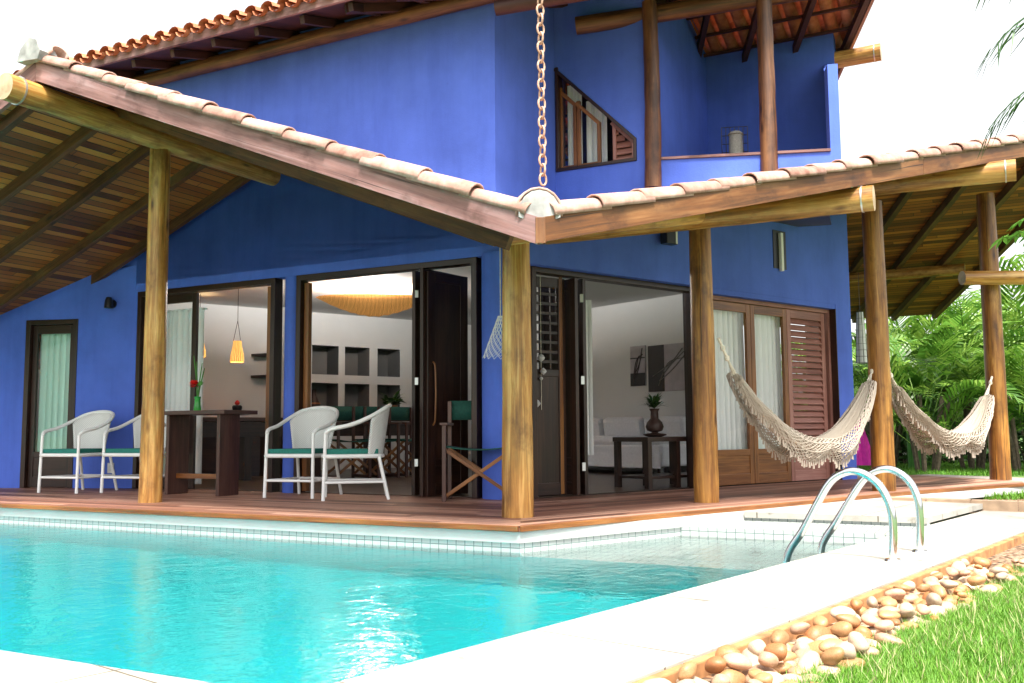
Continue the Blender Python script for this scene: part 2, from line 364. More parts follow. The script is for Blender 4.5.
def wovenlit(name, col, s):
    mt, nt, b = new_mat(name)
    v = coords(nt, 'UV')
    wv = nd(nt, 'ShaderNodeTexWave', Scale=7.0, Distortion=3.0, Detail=3.0); nt.links.new(v, wv.inputs['Vector'])
    r = ramp(nt, wv.outputs[0], [(0.1, (col[0]*.45,col[1]*.28,col[2]*.15)), (0.6, col), (1.0, tuple(min(1,c*1.5) for c in col))])
    nt.links.new(r.outputs[0], b.inputs['Base Color']); nt.links.new(r.outputs[0], b.inputs['Emission Color'])
    b.inputs['Emission Strength'].default_value = s; b.inputs['Roughness'].default_value = 0.8
    return mt
M_LAMP = wovenlit('lit_woven_shade', (0.80,0.38,0.10), 0.45)
M_LAMP2 = wovenlit('lit_palm_fibre_shade', (0.60,0.30,0.085), 0.16)

# ------------------------------------------------------------------ mesh builder
class MB:
    def __init__(s):
        s.v = []; s.f = []; s.uv = []; s.mi = []; s.sm = []
    def face(s, pts, uv=None, mi=0, smooth=False):
        b = len(s.v); s.v += [Vector(p) for p in pts]; s.f.append(list(range(b, b+len(pts))))
        if uv is None:
            p0 = Vector(pts[0]); e = (Vector(pts[1])-p0)
            e = e.normalized() if e.length > 1e-9 else Vector((1,0,0))
            nn = Vector((0,0,0))
            for i in range(1, len(pts)-1): nn += (Vector(pts[i])-p0).cross(Vector(pts[i+1])-p0)
            g = nn.cross(e); g = g.normalized() if g.length > 1e-9 else Vector((0,1,0))
            uv = [((Vector(p)-p0).dot(e), (Vector(p)-p0).dot(g)) for p in pts]
        s.uv.append(uv); s.mi.append(mi); s.sm.append(smooth)
    def box(s, c, ax, ay, az, mi=0):
        """centre and three half-extent vectors"""
        c, ax, ay, az = Vector(c), Vector(ax), Vector(ay), Vector(az)
        if ax.cross(ay).dot(az) < 0: az = -az
        o = random.random()*20, random.random()*20
        def q(cc, a, b):
            if b.length > a.length:
                pts = [cc-a-b, cc+a-b, cc+a+b, cc-a+b]; L, S = b.length, a.length
                uv = [(-L,-S),(-L,S),(L,S),(L,-S)]
            else:
                pts = [cc-a-b, cc+a-b, cc+a+b, cc-a+b]; L, S = a.length, b.length
                uv = [(-L,-S),(L,-S),(L,S),(-L,S)]
            s.face(pts, [(x+o[0], y+o[1]) for x, y in uv], mi)
        q(c+az, ax, ay); q(c-az, ay, ax); q(c+ax, ay, az); q(c-ax, az, ay); q(c+ay, az, ax); q(c-ay, ax, az)
        b = len(s.v)-24                                            # weld corners so bevels work
        idx = {}
        for k in range(b, b+24):
            key = tuple(round(t, 5) for t in s.v[k]); idx.setdefault(key, k)
        for fi in range(len(s.f)-6, len(s.f)):
            s.f[fi] = [idx[tuple(round(t,5) for t in s.v[k])] for k in s.f[fi]]
        return s
    def bar(s, a, b, w, h, up=Z, mi=0):
        a, b = Vector(a), Vector(b); d = (b-a); L = d.length; d = d.normalized()
        side = d.cross(up)
        if side.length < 1e-4: side = d.cross(Vector((1,0,0)))
        side.normalize(); up2 = side.cross(d)
        return s.box((a+b)/2, d*L/2, side*w/2, up2*h/2, mi)
    def tube(s, path, rad, n=12, cap=True, capmi=0, closed=False, jit=0.0):
        path = [Vector(p) for p in path]; m_ = len(path)
        if isinstance(rad, (int, float)): rad = [rad]*m_
        rings = []; L = 0; ou, ov = random.random()*30, random.random()*30
        prev = None; Ls = []
        for i, p in enumerate(path):
            if closed: d = path[(i+1) % m_]-path[i-1]
            else: d = path[min(i+1, m_-1)]-path[max(i-1, 0)]
            d.normalize()
            if prev is None:
                t = Vector((0,0,1)) if abs(d.z) < 0.9 else Vector((1,0,0))
                x = d.cross(t).normalized()
            else:
                x = (prev - d*prev.dot(d)).normalized()
            prev = x; y = d.cross(x)
            if i: L += (p-path[i-1]).length
            Ls.append(L); b = len(s.v)
            for k in range(n):
                a = 2*math.pi*k/n; rr = rad[i]*(1+random.uniform(-jit, jit))
                s.v.append(p + x*math.cos(a)*rr + y*math.sin(a)*rr)
            rings.append(b)
        segs = m_ if closed else m_-1
        for i in range(segs):
            j = (i+1) % m_; La, Lb = Ls[i], (Ls[j] if j else Ls[i]+(path[0]-path[-1]).length)
            cir = 2*math.pi*rad[0]
            for k in range(n):
                k2 = (k+1) % n
                s.f.append([rings[i]+k, rings[i]+k2, rings[j]+k2, rings[j]+k])
                s.uv.append([(La+ou, k/n*cir+ov), (La+ou, (k+1)/n*cir+ov), (Lb+ou, (k+1)/n*cir+ov), (Lb+ou, k/n*cir+ov)])
                s.mi.append(0); s.sm.append(True)
        if cap and not closed:
            for b, rev, i in ((rings[0], True, 0), (rings[-1], False, m_-1)):
                ids = [b+k for k in range(n)]
                uv = [(math.cos(2*math.pi*k/n)*rad[i], math.sin(2*math.pi*k/n)*rad[i]) for k in range(n)]
                if rev: ids.reverse(); uv.reverse()
                s.f.append(ids); s.uv.append(uv); s.mi.append(capmi); s.sm.append(False)
        return s
    def lathe(s, c, prof, n=24, ax=Z, smooth=True):
        c = Vector(c); t = Vector((1,0,0)) if abs(ax.x) < 0.9 else Vector((0,1,0))
        x = ax.cross(t).normalized(); y = ax.cross(x); b = len(s.v)
        for r_, z_ in prof:
            for k in range(n):
                a = 2*math.pi*k/n; s.v.append(c + ax*z_ + x*math.cos(a)*r_ + y*math.sin(a)*r_)
        for i in range(len(prof)-1):
            for k in range(n):
                k2 = (k+1) % n
                s.f.append([b+i*n+k, b+i*n+k2, b+(i+1)*n+k2, b+(i+1)*n+k])
                s.uv.append([(k/n, i*.1), ((k+1)/n, i*.1), ((k+1)/n, i*.1+.1), (k/n, i*.1+.1)]); s.mi.append(0); s.sm.append(smooth)
        return s
    def prism(s, pts, ext, uvdir=None, mi=0):
        pts = [Vector(p) for p in pts]; ext = Vector(ext); n = len(pts)
        nn = Vector((0,0,0))
        for i in range(1, n-1): nn += (pts[i]-pts[0]).cross(pts[i+1]-pts[0])
        if nn.dot(ext) > 0: pts.reverse()
        nn.normalize()
        e = Vector(uvdir).normalized() if uvdir is not None else (pts[1]-pts[0]).normalized()
        g = nn.cross(e)
        o = random.random()*10
        uv = [((p-pts[0]).dot(e)+o, (p-pts[0]).dot(g)+o) for p in pts]
        s.face(pts, uv, mi); s.face([p+ext for p in reversed(pts)], list(reversed(uv)), mi)
        for i in range(n):
            a, b = pts[i], pts[(i+1) % n]; L = (b-a).length; h = ext.length
            s.face([b, a, a+ext, b+ext], [(L+o, o), (o, o), (o, h+o), (L+o, h+o)], mi)
        return s
    def sheet(s, grid, uvg=None, smooth=True, mi=0):
        R_, C_ = len(grid), len(grid[0]); b = len(s.v)
        for row in grid: s.v += [Vector(p) for p in row]
        for i in range(R_-1):
            for j in range(C_-1):
                ids = [b+i*C_+j, b+i*C_+j+1, b+(i+1)*C_+j+1, b+(i+1)*C_+j]
                s.f.append(ids); s.mi.append(mi); s.sm.append(smooth)
                if uvg: s.uv.append([uvg[i][j], uvg[i][j+1], uvg[i+1][j+1], uvg[i+1][j]])
                else: s.uv.append([(j, i), (j+1, i), (j+1, i+1), (j, i+1)])
        return s
    def build(s, name, mat, parent=None, bevel=0.0, cuts=(), solid=0.0, merge=False):
        me = bpy.data.meshes.new(name)
        inv = None
        if parent is not None:
            q = parent; B = Matrix.Identity(4)
            while q is not None: B = q.matrix_basis @ B; q = q.parent
            inv = B.inverted()
        vs = [tuple(inv @ v) if inv is not None else tuple(v) for v in s.v]
        me.from_pydata(vs, [], s.f)
        uvl = me.uv_layers.new(name='UVMap')
        flat = [c for f in s.uv for p in f for c in p]
        uvl.data.foreach_set('uv', flat)
        me.polygons.foreach_set('material_index', s.mi); me.polygons.foreach_set('use_smooth', s.sm)
        for mt in (mat if isinstance(mat, (list, tuple)) else [mat]): me.materials.append(mt)
        if cuts or merge:
            bm = bmesh.new(); bm.from_mesh(me)
            if merge: bmesh.ops.remove_doubles(bm, verts=bm.verts, dist=1e-4)
            sh = inv.to_translation() if inv is not None else Vector((0,0,0))
            for co, no in cuts:                               # keep the side the normal points away from
                bmesh.ops.bisect_plane(bm, geom=bm.verts[:]+bm.edges[:]+bm.faces[:], plane_co=co+sh, plane_no=no, clear_outer=True)
            bm.to_mesh(me); bm.free()
        me.validate(); me.update()
        if any(s.sm): me.set_sharp_from_angle(angle=R(40))
        o = bpy.data.objects.new(name, me); COL.objects.link(o)
        if parent is not None: o.parent = parent
        if bevel:
            md = o.modifiers.new('Bevel', 'BEVEL'); md.width = bevel; md.segments = 2; md.limit_method = 'ANGLE'; md.angle_limit = R(50)
        if solid:
            md = o.modifiers.new('Solid', 'SOLIDIFY'); md.thickness = solid
        return o

def tag(o, label, cat, group=None):
    o['label'] = label; o['category'] = cat
    if group: o['group'] = group
    return o
def struct(o): o['kind'] = 'structure'; return o
def thing(name, loc, label, cat, group=None):
    o = bpy.data.objects.new(name, None); COL.objects.link(o); o.location = Vector(loc); o.empty_display_size = 0.2
    return tag(o, label, cat, group)
def dup(root, loc, rotz, label, group=None, scale=None):
    r = root.copy(); COL.objects.link(r); r.location = loc; r.rotation_euler = (0,0,rotz); r['label'] = label
    if scale: r.scale = scale
    if group: r['group'] = group
    for ch in list(root.children):
        c = ch.copy(); COL.objects.link(c); c.parent = r
        for g in list(ch.children):
            d = g.copy(); COL.objects.link(d); d.parent = c
    return r
def lerp(a, b, t): return a+(b-a)*t
def vpath(pts, k=6):
    """Catmull-Rom through points"""
    pts = [Vector(p) for p in pts]; P = [pts[0]*2-pts[1]]+pts+[pts[-1]*2-pts[-2]]; out = []
    for i in range(1, len(P)-2):
        for j in range(k):
            t = j/k; a, b, c, d = P[i-1], P[i], P[i+1], P[i+2]
            out.append(0.5*((2*b)+(-a+c)*t+(2*a-5*b+4*c-d)*t*t+(-a+3*b-3*c+d)*t**3))
    out.append(pts[-1]); return out

# ================================================================== SETTING: ground, pool, deck
ZC, ZW = -0.10, -0.18           # coping top, water level
def isect(p, d, q, e):          # 2D line intersection
    den = d.x*e.y-d.y*e.x; t = ((q.x-p.x)*e.y-(q.y-p.y)*e.x)/den
    return Vector((p.x+d.x*t, p.y+d.y*t, p.z))
c1, c2, c3 = atz(500,640.7,ZC), atz(760,573.7,ZC), atz(953,519.5,ZC)
CD = (c3-c1); CD.z = 0; CD.normalize(); CP = Vector((CD.y,-CD.x,0))       # along coping, outward (right)
nE = atz(92,667,ZC)
q_near = isect(c1, CD, nE, U)
q_left = q_near + U*10.5
WALL_N, WALL_WN = -0.49, -0.44
k_corner = isect(G(0,WALL_N), U, GW(0,WALL_WN), W)
ZS = -0.04                      # raised slab at the shallow end
s_wall = isect(atz(761,512,ZS), U, GW(0,WALL_WN,ZC), W); s_wall.z = ZC
q_back = isect(s_wall, U, c1, CD)
k_left = isect(q_left, N, G(0,WALL_N), U)
def atzv(p, z): return Vector((p.x, p.y, z))
POOL = [q_near, q_back, s_wall, k_corner, k_left, q_left]

dk1, dk2 = atz(902,491.8), atz(1024,482.9)
# ground sheet with an opening under the pool
GZ = -0.17
bm = bmesh.new(); ed = []
for loop in ([(-400,-300), (400,-300), (400,900), (-400,900)], None):
    if loop: pts = [Vector((x,y,GZ)) for x, y in loop]
    else:
        cc = sum(POOL, Vector((0,0,0)))/6
        pts = [atzv(p+(p-cc).normalized()*0.12, GZ) for p in POOL]
        pts[3] = atzv(k_corner+Vector((0,0.15,0)), GZ)
    vs = [bm.verts.new(p) for p in pts]
    ed += [bm.edges.new((vs[i], vs[(i+1) % len(vs)])) for i in range(len(vs))]
bmesh.ops.triangle_fill(bm, use_beauty=True, use_dissolve=False, edges=ed)
me = bpy.data.meshes.new('ground'); bm.to_mesh(me); bm.free(); me.materials.append(M_GROUND)
g = bpy.data.objects.new('ground', me); COL.objects.link(g); struct(g)
for p in me.polygons:
    if p.normal.z < 0: p.flip()

# pool basin: tiled walls and floor, shallow shelf
FLOORZ = -1.45
mb = MB()
for i in range(6):
    a, b = POOL[i], POOL[(i+1) % 6]; L = (b-a).length; top = -0.035 if i in (2,3) else (ZS-.045 if i == 1 else ZC-0.05); DT = ZW-.20
    mb.face([atzv(a,FLOORZ), atzv(b,FLOORZ), atzv(b,DT), atzv(a,DT)], None, 1)
    mb.face([atzv(a,DT), atzv(b,DT), atzv(b,top), atzv(a,top)], [(0,DT+0.08), (L,DT+0.08), (L,top+0.08), (0,top+0.08)])
mb.face([atzv(p,FLOORZ) for p in POOL], [(cu(p), cn(p)) for p in POOL], 1)
struct(mb.build('pool_basin', [M_POOLTILE, M_POOLFLOOR]))
sh_a = isect(G(0,-0.47), U, GW(0,WALL_WN), W); sh_b = isect(G(0,-0.47), U, c1, CD)
mb = MB(); pts = [atzv(p, ZW-0.16) for p in (sh_a, sh_b, q_back, s_wall)]
mb.face(pts, [(cu(p), cn(p)) for p in pts])
mb.face([atzv(sh_a,FLOORZ), atzv(sh_b,FLOORZ), pts[1], pts[0]], None, 1)
fr_ = atz(757,539,ZW); st2 = [isect(fr_, U, GW(0,WALL_WN), W), isect(fr_, U, c1, CD)]; ZST = ZW+.07
p2 = [atzv(p, ZST) for p in (st2[0], st2[1], q_back, s_wall)]
mb.face(p2, [(cu(p), cn(p)) for p in p2]); sl_ = (st2[1]-st2[0]).length; mb.face([atzv(st2[0],ZW-.17), atzv(st2[1],ZW-.17), p2[1], p2[0]], [(0,-.17+.03), (sl_,-.17+.03), (sl_,.10), (0,.10)])
struct(mb.build('pool_shelf', [M_POOLTILE, M_POOLFLOOR]))
mb = MB(); cc = sum(POOL, Vector((0,0,0)))/6
outl = [p+(p-cc).normalized()*0.01 for p in POOL]
mb.prism([atzv(p, FLOORZ-0.02) for p in outl], Z*(ZW-FLOORZ+0.02))
struct(mb.build('pool_water', M_WATER))
# white band under the deck edge
mb = MB()
mb.prism([atzv(k_corner-N*0.012-WN*0.012,-0.115), atzv(k_left-N*0.012,-0.115), atzv(k_left+N*0.1,-0.115), atzv(k_corner+N*.1+WN*.1,-0.115)], Z*0.078)
mb.prism([atzv(k_corner-N*0.012-WN*0.012,-0.115), atzv(k_corner+N*.1+WN*.1,-0.115), GW(9,WALL_WN+.1,-0.115), GW(9,WALL_WN-.012,-0.115)], Z*0.078)
struct(mb.build('pool_wall_band', M_BANDW, bevel=0.006))

# coping
o1 = atz(626,682,ZC); 
CW_ = abs((o1-c1).dot(CP))
mb = MB()
def slab(pts, top, th): mb.prism([atzv(p, top-th) for p in pts], Z*th)
outn = q_near - N*0.95
kerb_a = atz(884,500,ZS); kdir = atz(1075,507,ZS)-kerb_a; kerb_b = isect(kerb_a, kdir, q_back+CP*CW_, CD); kin = isect(kerb_a, kdir, c1, CD)
slab([q_near-CP*0.02, atzv(kin,ZC)-CP*0.02, atzv(kerb_b,ZC), isect(outn, U, q_near+CP*CW_, CD), isect(outn,U,q_near-CP*.02,CD)], ZC, 0.06)
slab([q_near-CP*0.022+N*0.02, isect(outn,U,q_near-CP*.022,CD), outn+U*11.5, q_left+U*1.0+N*.02], ZC, 0.06)
slab([q_left+N*.022, q_left+U*1.0+N*.022, k_left+U*1.0, k_left], ZC, 0.06)
struct(mb.build('pool_coping', M_COPING, bevel=0.012))
mb = MB()
slab([s_wall-N*0.035+W*.002-WN*.015, q_back-N*0.035-CP*.025, kin-CP*.025, kerb_a], ZS, 0.045)
struct(mb.build('pool_steps_slab', M_COPING, bevel=0.012))
# sandstone edging on the garden side of the coping
mb = MB(); e0 = isect(outn, U, q_near+CP*CW_, CD)
for k in range(14):
    a = e0 + CD*(k*0.62); b = a+CD*0.61
    mb.bar(atzv(a+CP*0.02, ZC-0.055), atzv(b+CP*0.02, ZC-0.055), 0.038, 0.10)
struct(mb.build('edging_kerb', M_KERB, bevel=0.006))
# sandstone kerb between slab and deck
mb = MB(); kd = (kerb_b-kerb_a).normalized(); kl = (kerb_b-kerb_a).length
for k in range(4):
    a = kerb_a+kd*(kl*k/4); b = kerb_a+kd*(kl*(k+1)/4-0.01)
    mb.prism([atzv(p, ZC-.02) for p in (a, b, b+N*0.16, a+N*0.16)], Z*0.105)
struct(mb.build('border_kerb', M_KERBP, bevel=0.02))
# little gravel bed behind that kerb
mb = MB(); mb.face([atzv(p, ZC-0.04) for p in (kerb_a+N*.16, kerb_b+N*.16-U*0.5, GW(8.6,-1.8), GW(8.6,-.42), GW(4.6,-.42))][:3]+[atzv(dk2,ZC-.04), atzv(dk1,ZC-.04)])
go = mb.build('gravel', M_GRAVEL); go['kind'] = 'stuff'

# deck: two runs of boards meeting in a mitre
d_corner = isect(G(0,-0.519), U, GW(0,-0.468), W)
w_corner = isect(G(0,1.75), U, GW(0,1.48), W)
mb = MB()
mb.prism([atzv(p,-0.036) for p in (d_corner, w_corner, G(12,1.75), G(12,-0.519))], Z*0.036, U)
mb.prism([atzv(p,-0.036) for p in (d_corner, dk1, dk2, atz(1022,481.2), atz(905,474.5), GW(6.75,3.2), GW(6.6,1.48), w_corner)], Z*0.036, W)
struct(mb.build('deck', M_DECK))
mb = MB()      # edge boards
mb.box(G(6.0-.27,-0.524,-0.020), U*6.0, N*0.012, Z*0.019)
for a, b in ((d_corner,dk1),(dk1,dk2)):
    d = (b-a).normalized(); sd_ = Vector((d.y,-d.x,0)); mb.box((a+b)/2+sd_*.006-Z*.02, d*(b-a).length/2, sd_*.012, Z*.019)
struct(mb.build('deck_edge', M_FRAME_M, bevel=0.004))
# pale path on the far side
mb = MB(); mb.prism([atzv(p,-0.1) for p in (atz(905,474.5), atz(1000,481), atz(1150,485), atz(1150,481.5), atz(930,473.5))], Z*0.09)
struct(mb.build('garden_path', M_PATH))

# ================================================================== HOUSE
house = thing('house', G(3,4,0), 'two storey cobalt blue villa with terracotta roofs and log posts facing the pool', 'house')
ZB1, S1, U0, UR = 1.883, 0.398, -0.767, 3.815
N0, S2, NR = -1.207, 0.282, 6.85
def zP1(u, n): return ZB1+S1*(u-U0)
def zP1b(u, n): return ZB1+S1*(UR-U0)-S1*(u-UR)
def zP2(u, n): return ZB1+S2*(n-N0)
def zP3(u, n): return ZB1+S2*(NR-N0)-S2*(n-NR)
D3 = (0.412, 0.911)
WNV = -1.207
uA = cu(isect(G(0,NR), U, GW(0,WNV), W)); A_ = (uA, NR)
corner = isect(G(0,N0), U, GW(0,WNV), W); uC = cu(corner)
valley = lambda n: U0+(S2*(n-N0))/S1
e2 = atz(841,150,3.43); E2 = (cu(e2), cn(e2)); E1 = (0.05, 3.044)
KU = 1.058; K1 = 1.65; K2 = 3.044
def soffit(name, zf, poly, uvdir, th=0.13, parent=house):
    mb = MB(); mb.prism([G(u, n, zf(u,n)-th) for u, n in poly], Z*0.03, uvdir)
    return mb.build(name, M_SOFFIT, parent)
P1poly = [(uC,N0), (UR,N0), (UR,K1-.005), (valley(K1),K1-.005)]
P1bpoly = [(UR,N0), (9.3,N0), (9.3,3.0), (UR,3.0)]
P2poly = [(uC,N0), A_, (1.5,NR), (1.5,2.0), (valley(K1),K1)]
dn3 = 5.0
P3poly = [A_, (A_[0]+D3[0]/D3[1]*dn3, NR+dn3), (1.5,NR+dn3), (1.5,NR)]
soffit('porch_soffit', zP1, P1poly, N); soffit('porch_soffit', zP1b, P1bpoly, N)
soffit('porch_soffit', zP2, P2poly, U); soffit('porch_soffit', zP3, P3poly, U)

def tiles(mb, zf, du, dn, urange, nrange, alongU, pitch=0.2, row=0.36, lift=0.0, pans=True):
    """barrel tiles laid on plane zf; columns run up the slope. alongU: slope runs along U, else along N"""
    (u0,u1), (n0,n1) = urange, nrange
    c0, c1_ = (n0, n1) if alongU else (u0, u1); s0, s1_ = (u0, u1) if alongU else (n0, n1)
    rising = (zf(s1_,0) > zf(s0,0)) if alongU else (zf(0,s1_) > zf(0,s0))
    nc = int((c1_-c0)/pitch)+1; nr = int((s1_-s0)/row)+1
    for i in range(nc):
        for j in range(nr):
            for pan in ((0, 1) if pans else (0,)):
                cx = c0+(i+0.5*pan)*pitch
                if rising: lo = s0+j*row; hi = lo+row*1.2
                else: lo = s1_-j*row; hi = lo-row*1.2
                g = []
                for s_, rr, up in ((lo, 0.078, 0.022), (hi, 0.064, 0.0)):
                    r_ = []
                    for a in range(6):
                        th = math.pi*a/5
                        off = -math.cos(th)*rr; hgt = math.sin(th)*rr*0.85*(-1 if pan else 1)
                        c = cx+off+random.uniform(-.003,.003)
                        u, n = (s_, c) if alongU else (c, s_)
                        r_.append(G(u, n, zf(u,n)+hgt+up+0.03+lift))
                    g.append(r_)
                mb.sheet(g)
def upz(p, zf): return p
def cutU(u, keep_less): return (G(u,0), U if keep_less else -U)
def cutN(n, keep_less): return (G(0,n), N if keep_less else -N)
random.seed(3)
vdir = (G(valley(5),5)-G(uC,N0)).normalized(); vper = Vector((vdir.y,-vdir.x,0))
if vper.dot(N) < 0: vper = -vper
mb = MB(); tiles(mb, zP1, 0, 0, (uC,UR), (N0,K1), True, lift=-.125, pans=False)
mb.build('roof_tiles', M_TILE_P, house, cuts=[(G(uC,N0), vper), cutN(N0,False), cutN(K1,True), cutU(UR,True)])
mb = MB(); tiles(mb, zP1b, 0, 0, (UR,9.3), (N0,3.0), True, lift=-.125, pans=False)
mb.build('roof_tiles', M_TILE_P, house, cuts=[cutN(N0,False), cutU(UR,False)])
mb = MB(); tiles(mb, zP2, 0, 0, (A_[0],E2[0]), (N0,NR), False, lift=-.125, pans=False)
mb.build('roof_tiles', M_TILE_P, house, cuts=[(GW(0,WNV), -WN), cutU(E2[0],True)])
mb = MB(); tiles(mb, zP2, 0, 0, (E2[0],KU-.05), (N0,3.0), False, lift=-.125, pans=False)
mb.build('roof_tiles', M_TILE_P, house, cuts=[(GW(0,WNV), -WN), cutU(E2[0],False), (G(uC,N0), -vper), cutU(KU-.03,True), cutN(2.98,True)])
v3 = Vector(U*D3[1]-N*D3[0])      # points to +U side of the back verge
mb = MB(); tiles(mb, zP3, 0, 0, (A_[0],1.5), (NR,NR+dn3), False, lift=-.1, pans=False)
mb.build('roof_tiles', M_TILE_P, house, cuts=[(G(*A_), -v3)])

# fascias (rake boards) and verge tiles
def rake(name, a, b, mat, h=0.135, t=0.035, parent=house):
    a, b = Vector(a), Vector(b); d = (b-a)
    side = Vector((d.y,-d.x,0)).normalized()*t
    mb = MB(); n_ = max(1, int(d.length/3.2))
    for k in range(n_):
        p, q = lerp(a,b,k/n_), lerp(a,b,(k+1)/n_)-d.normalized()*0.004
        mb.prism([p-Z*h, q-Z*h, q, p], side, d)
    return mb.build(name, mat, parent, bevel=0.004)
bis = (N+WN).normalized()
F_c = G(uC,N0,ZB1); F_l = G(UR,N0,zP1(UR,0)); F_a = G(*A_, zP2(*A_))
rake('fascia', F_l, F_c, M_FASCIA, 0.165); rake('fascia', F_c, F_a, M_FASCIA_O, 0.15)
mb = MB(); mb.box(F_c-Z*.080-bis*0.012, Vector((.030,0,0)), Vector((0,.018,0)), Z*.079); mb.build('corner_block', M_FASCIA_O, house, bevel=.004)
rake('fascia', G(9.3,N0,zP1b(9.3,0)), F_l, M_FASCIA, 0.165)
b3 = P3poly[1]; rake('fascia', F_a, G(*b3, zP3(*b3)), M_RAFTER)
def verge(a, b, mat, r0=0.074, step=0.40, back=None, lift=0.004, parent=house):
    """half round tiles along a rake from low a to high b"""
    a, b = Vector(a), Vector(b); d = (b-a).normalized(); L = (b-a).length; mb = MB()
    side = d.cross(Z).normalized(); up = side.cross(d); k = 0
    while k*step < L:
        p = a+d*(k*step); q = p+d*step*1.22; g = []
        jit = random.uniform(-.016,.016); jr = random.uniform(.90,1.08)
        for t, rr, lf in ((0,r0*1.06,0.018), (.5,r0,0.010), (1,r0*.92,0.0)):
            row = []
            for s_ in range(11):
                th = R(-18+216*s_/10)
                row.append(lerp(p,q,t)+side*(math.cos(th)*rr*jr+jit)+up*(math.sin(th)*rr*jr*0.8+lf+lift))
            g.append(row)
        mb.sheet(g); k += 1
    return mb.build('verge_tiles', mat, parent, solid=0.012)
verge(F_c+U*0.08+N*.025+Z*.022, F_l+N*.025-U*.25-Z*.09, M_TILE_P); verge(F_c+W*0.08+WN*.025+Z*.018, F_a+WN*.025+Z*.01, M_TILE_P)
bis = (N+WN).normalized()
verge(G(9.3,N0+.05,zP1b(9.3,0)), F_l+N*.05+U*.25-Z*.1, M_TILE_P)
verge(G(*b3, zP3(*b3))+U*.05, F_a+U*.05, M_TILE_P)
# corner spout plugged with mortar, ridge end cap
mb = MB(); pts = []
ctr = F_c+bis*0.02+Z*0.04; sd = bis.cross(Z)
for k in range(9):
    th = math.pi*k/8; pts.append(ctr+sd*(math.cos(th)*0.125)+Z*(math.sin(th)*0.135+0.0))
pts += [ctr-sd*0.125-Z*.03, ctr-sd*.03-Z*.065, ctr+sd*.03-Z*.065, ctr+sd*0.125-Z*.03]
mb.prism(pts, bis*0.25); mb.build('mortar_cap', M_MORTAR, house, bevel=0.025)
mb = MB(); g = []
for t in (0.015, 0.4, 0.8):
    g.append([ctr+bis*t+Z*(t*.16)+sd*(math.cos(R(-10+200*s_/10))*0.130)+Z*(math.sin(R(-10+200*s_/10))*0.139+.002) for s_ in range(11)])
mb.sheet(g); mb.build('valley_tile', M_TILE_P, house, solid=0.014)
ctr = F_l+Z*0.03-N*.10
mb = MB(); mb.prism([ctr+U*0.16-Z*.03, ctr+U*.12+Z*.07, ctr+U*.02+Z*.155, ctr-U*.07+Z*.12, ctr-U*.13+Z*.02, ctr-U*.1-Z*.05], N*0.16)
mb.build('mortar_cap', M_MORTAR, house, bevel=0.03)


# rafters
def rafter(a, b, w=0.06, h=0.11, mat=None, name='rafter'):
    mb = MB(); mb.bar(a, b, w, h); mb.build(name, mat or M_RAFTER, house)
for n in (-1.10, -0.46, 0.2, 0.86, 1.5):
    rafter(G(UR+.02,n,zP1b(UR,0)-.19), G(9.2,n,zP1b(9.2,0)-.19))
    if -1 < n < 1: rafter(G(UR-.05,n,zP1(UR,0)-.19), G(max(uC+.2,valley(n)+.05),n,zP1(max(uC+.2,valley(n)+.05),0)-.19))
for k in range(5):
    off = 0.06+k*0.66
    a = (A_[0]+off, NR+.05); b = (A_[0]+off+D3[0]/D3[1]*(dn3-.1), NR+dn3-.1)
    rafter(G(*a,zP3(*a)-.19), G(*b,zP3(*b)-.19), 0.075)
for k in range(2, 6):
    off = 0.08+k*0.66; st = G(uC,N0)+WN*off+W*(0.12+off*0.4); en = G(*A_)+WN*off
    zz = lambda p: Vector((p.x,p.y,zP2(cu(p),cn(p))-.19))
    if k < 2: rafter(zz(st), zz(en))
    else: rafter(zz(GW(5.2,WNV+off)), zz(en))

# log posts and log beams
def log(path, r0, r1=None, n=16, ends=True, name='log_beam', rough=0.02, ring=None, mat=None):
    pts = [Vector(p) for p in path]; r1 = r1 or r0; m_ = 14; out = []; rr = []
    bx = random.uniform(-1,1)*0.012; by = random.uniform(-1,1)*0.012
    for k in range(m_+1):
        t = k/m_; p = lerp(pts[0], pts[1], t); s_ = math.sin(math.pi*t)
        out.append(p+Vector((bx*s_, by*s_, bx*s_*(0 if name == 'post' else 1)))); rr.append((r0+(r1-r0)*t)*(1+random.uniform(-rough,rough)))
    mb = MB(); mb.tube(out, rr, n, capmi=1, jit=0.008)
    o = mb.build(name, [mat or M_LOG, M_LOGEND if mat is None else mat], house)
    if ring is not None:
        d = (pts[1]-pts[0]).normalized(); m2 = MB(); c = pts[0]+d*ring
        m2.tube([c-d*.006, c+d*.006], [r0*1.06]*2, 20); m2.build('wire_band', M_ZINC, o)
    return o
POSTS = [(518,518,0.118,2.12), (709,503,0.11,2.50), (888,491.5,0.115,2.98), (1005,480,0.12,3.55), (146,503,0.105,3.36)]
PB = []
for x, y, r_, h in POSTS:
    b = atz(x,y)+Vector((0,0.1,0)); PB.append(b)
    log([b+Z*0.0, b+Z*h], r_, r_*0.88, name='post', rough=0.025, mat=None if len(PB) in (1,5) else M_LOG_BACKLIT)
def endlog(pix, n, r_, uend, ring=0.09, dn=0):
    p = onN(*pix, n); log([p, G(uend, n+dn, p.z)], r_, r_*0.92, ring=ring); return p
endlog((874,198), 1.917, 0.105, 0.75)
endlog((1016,170), 3.991, 0.105, 0.4)
p = onU(4,86,UR); log([p, G(UR,2.1,p.z+.02)], 0.112, 0.10, ring=0.12)
endlog((965,269), 9.7, 0.085, 1.2, ring=None)
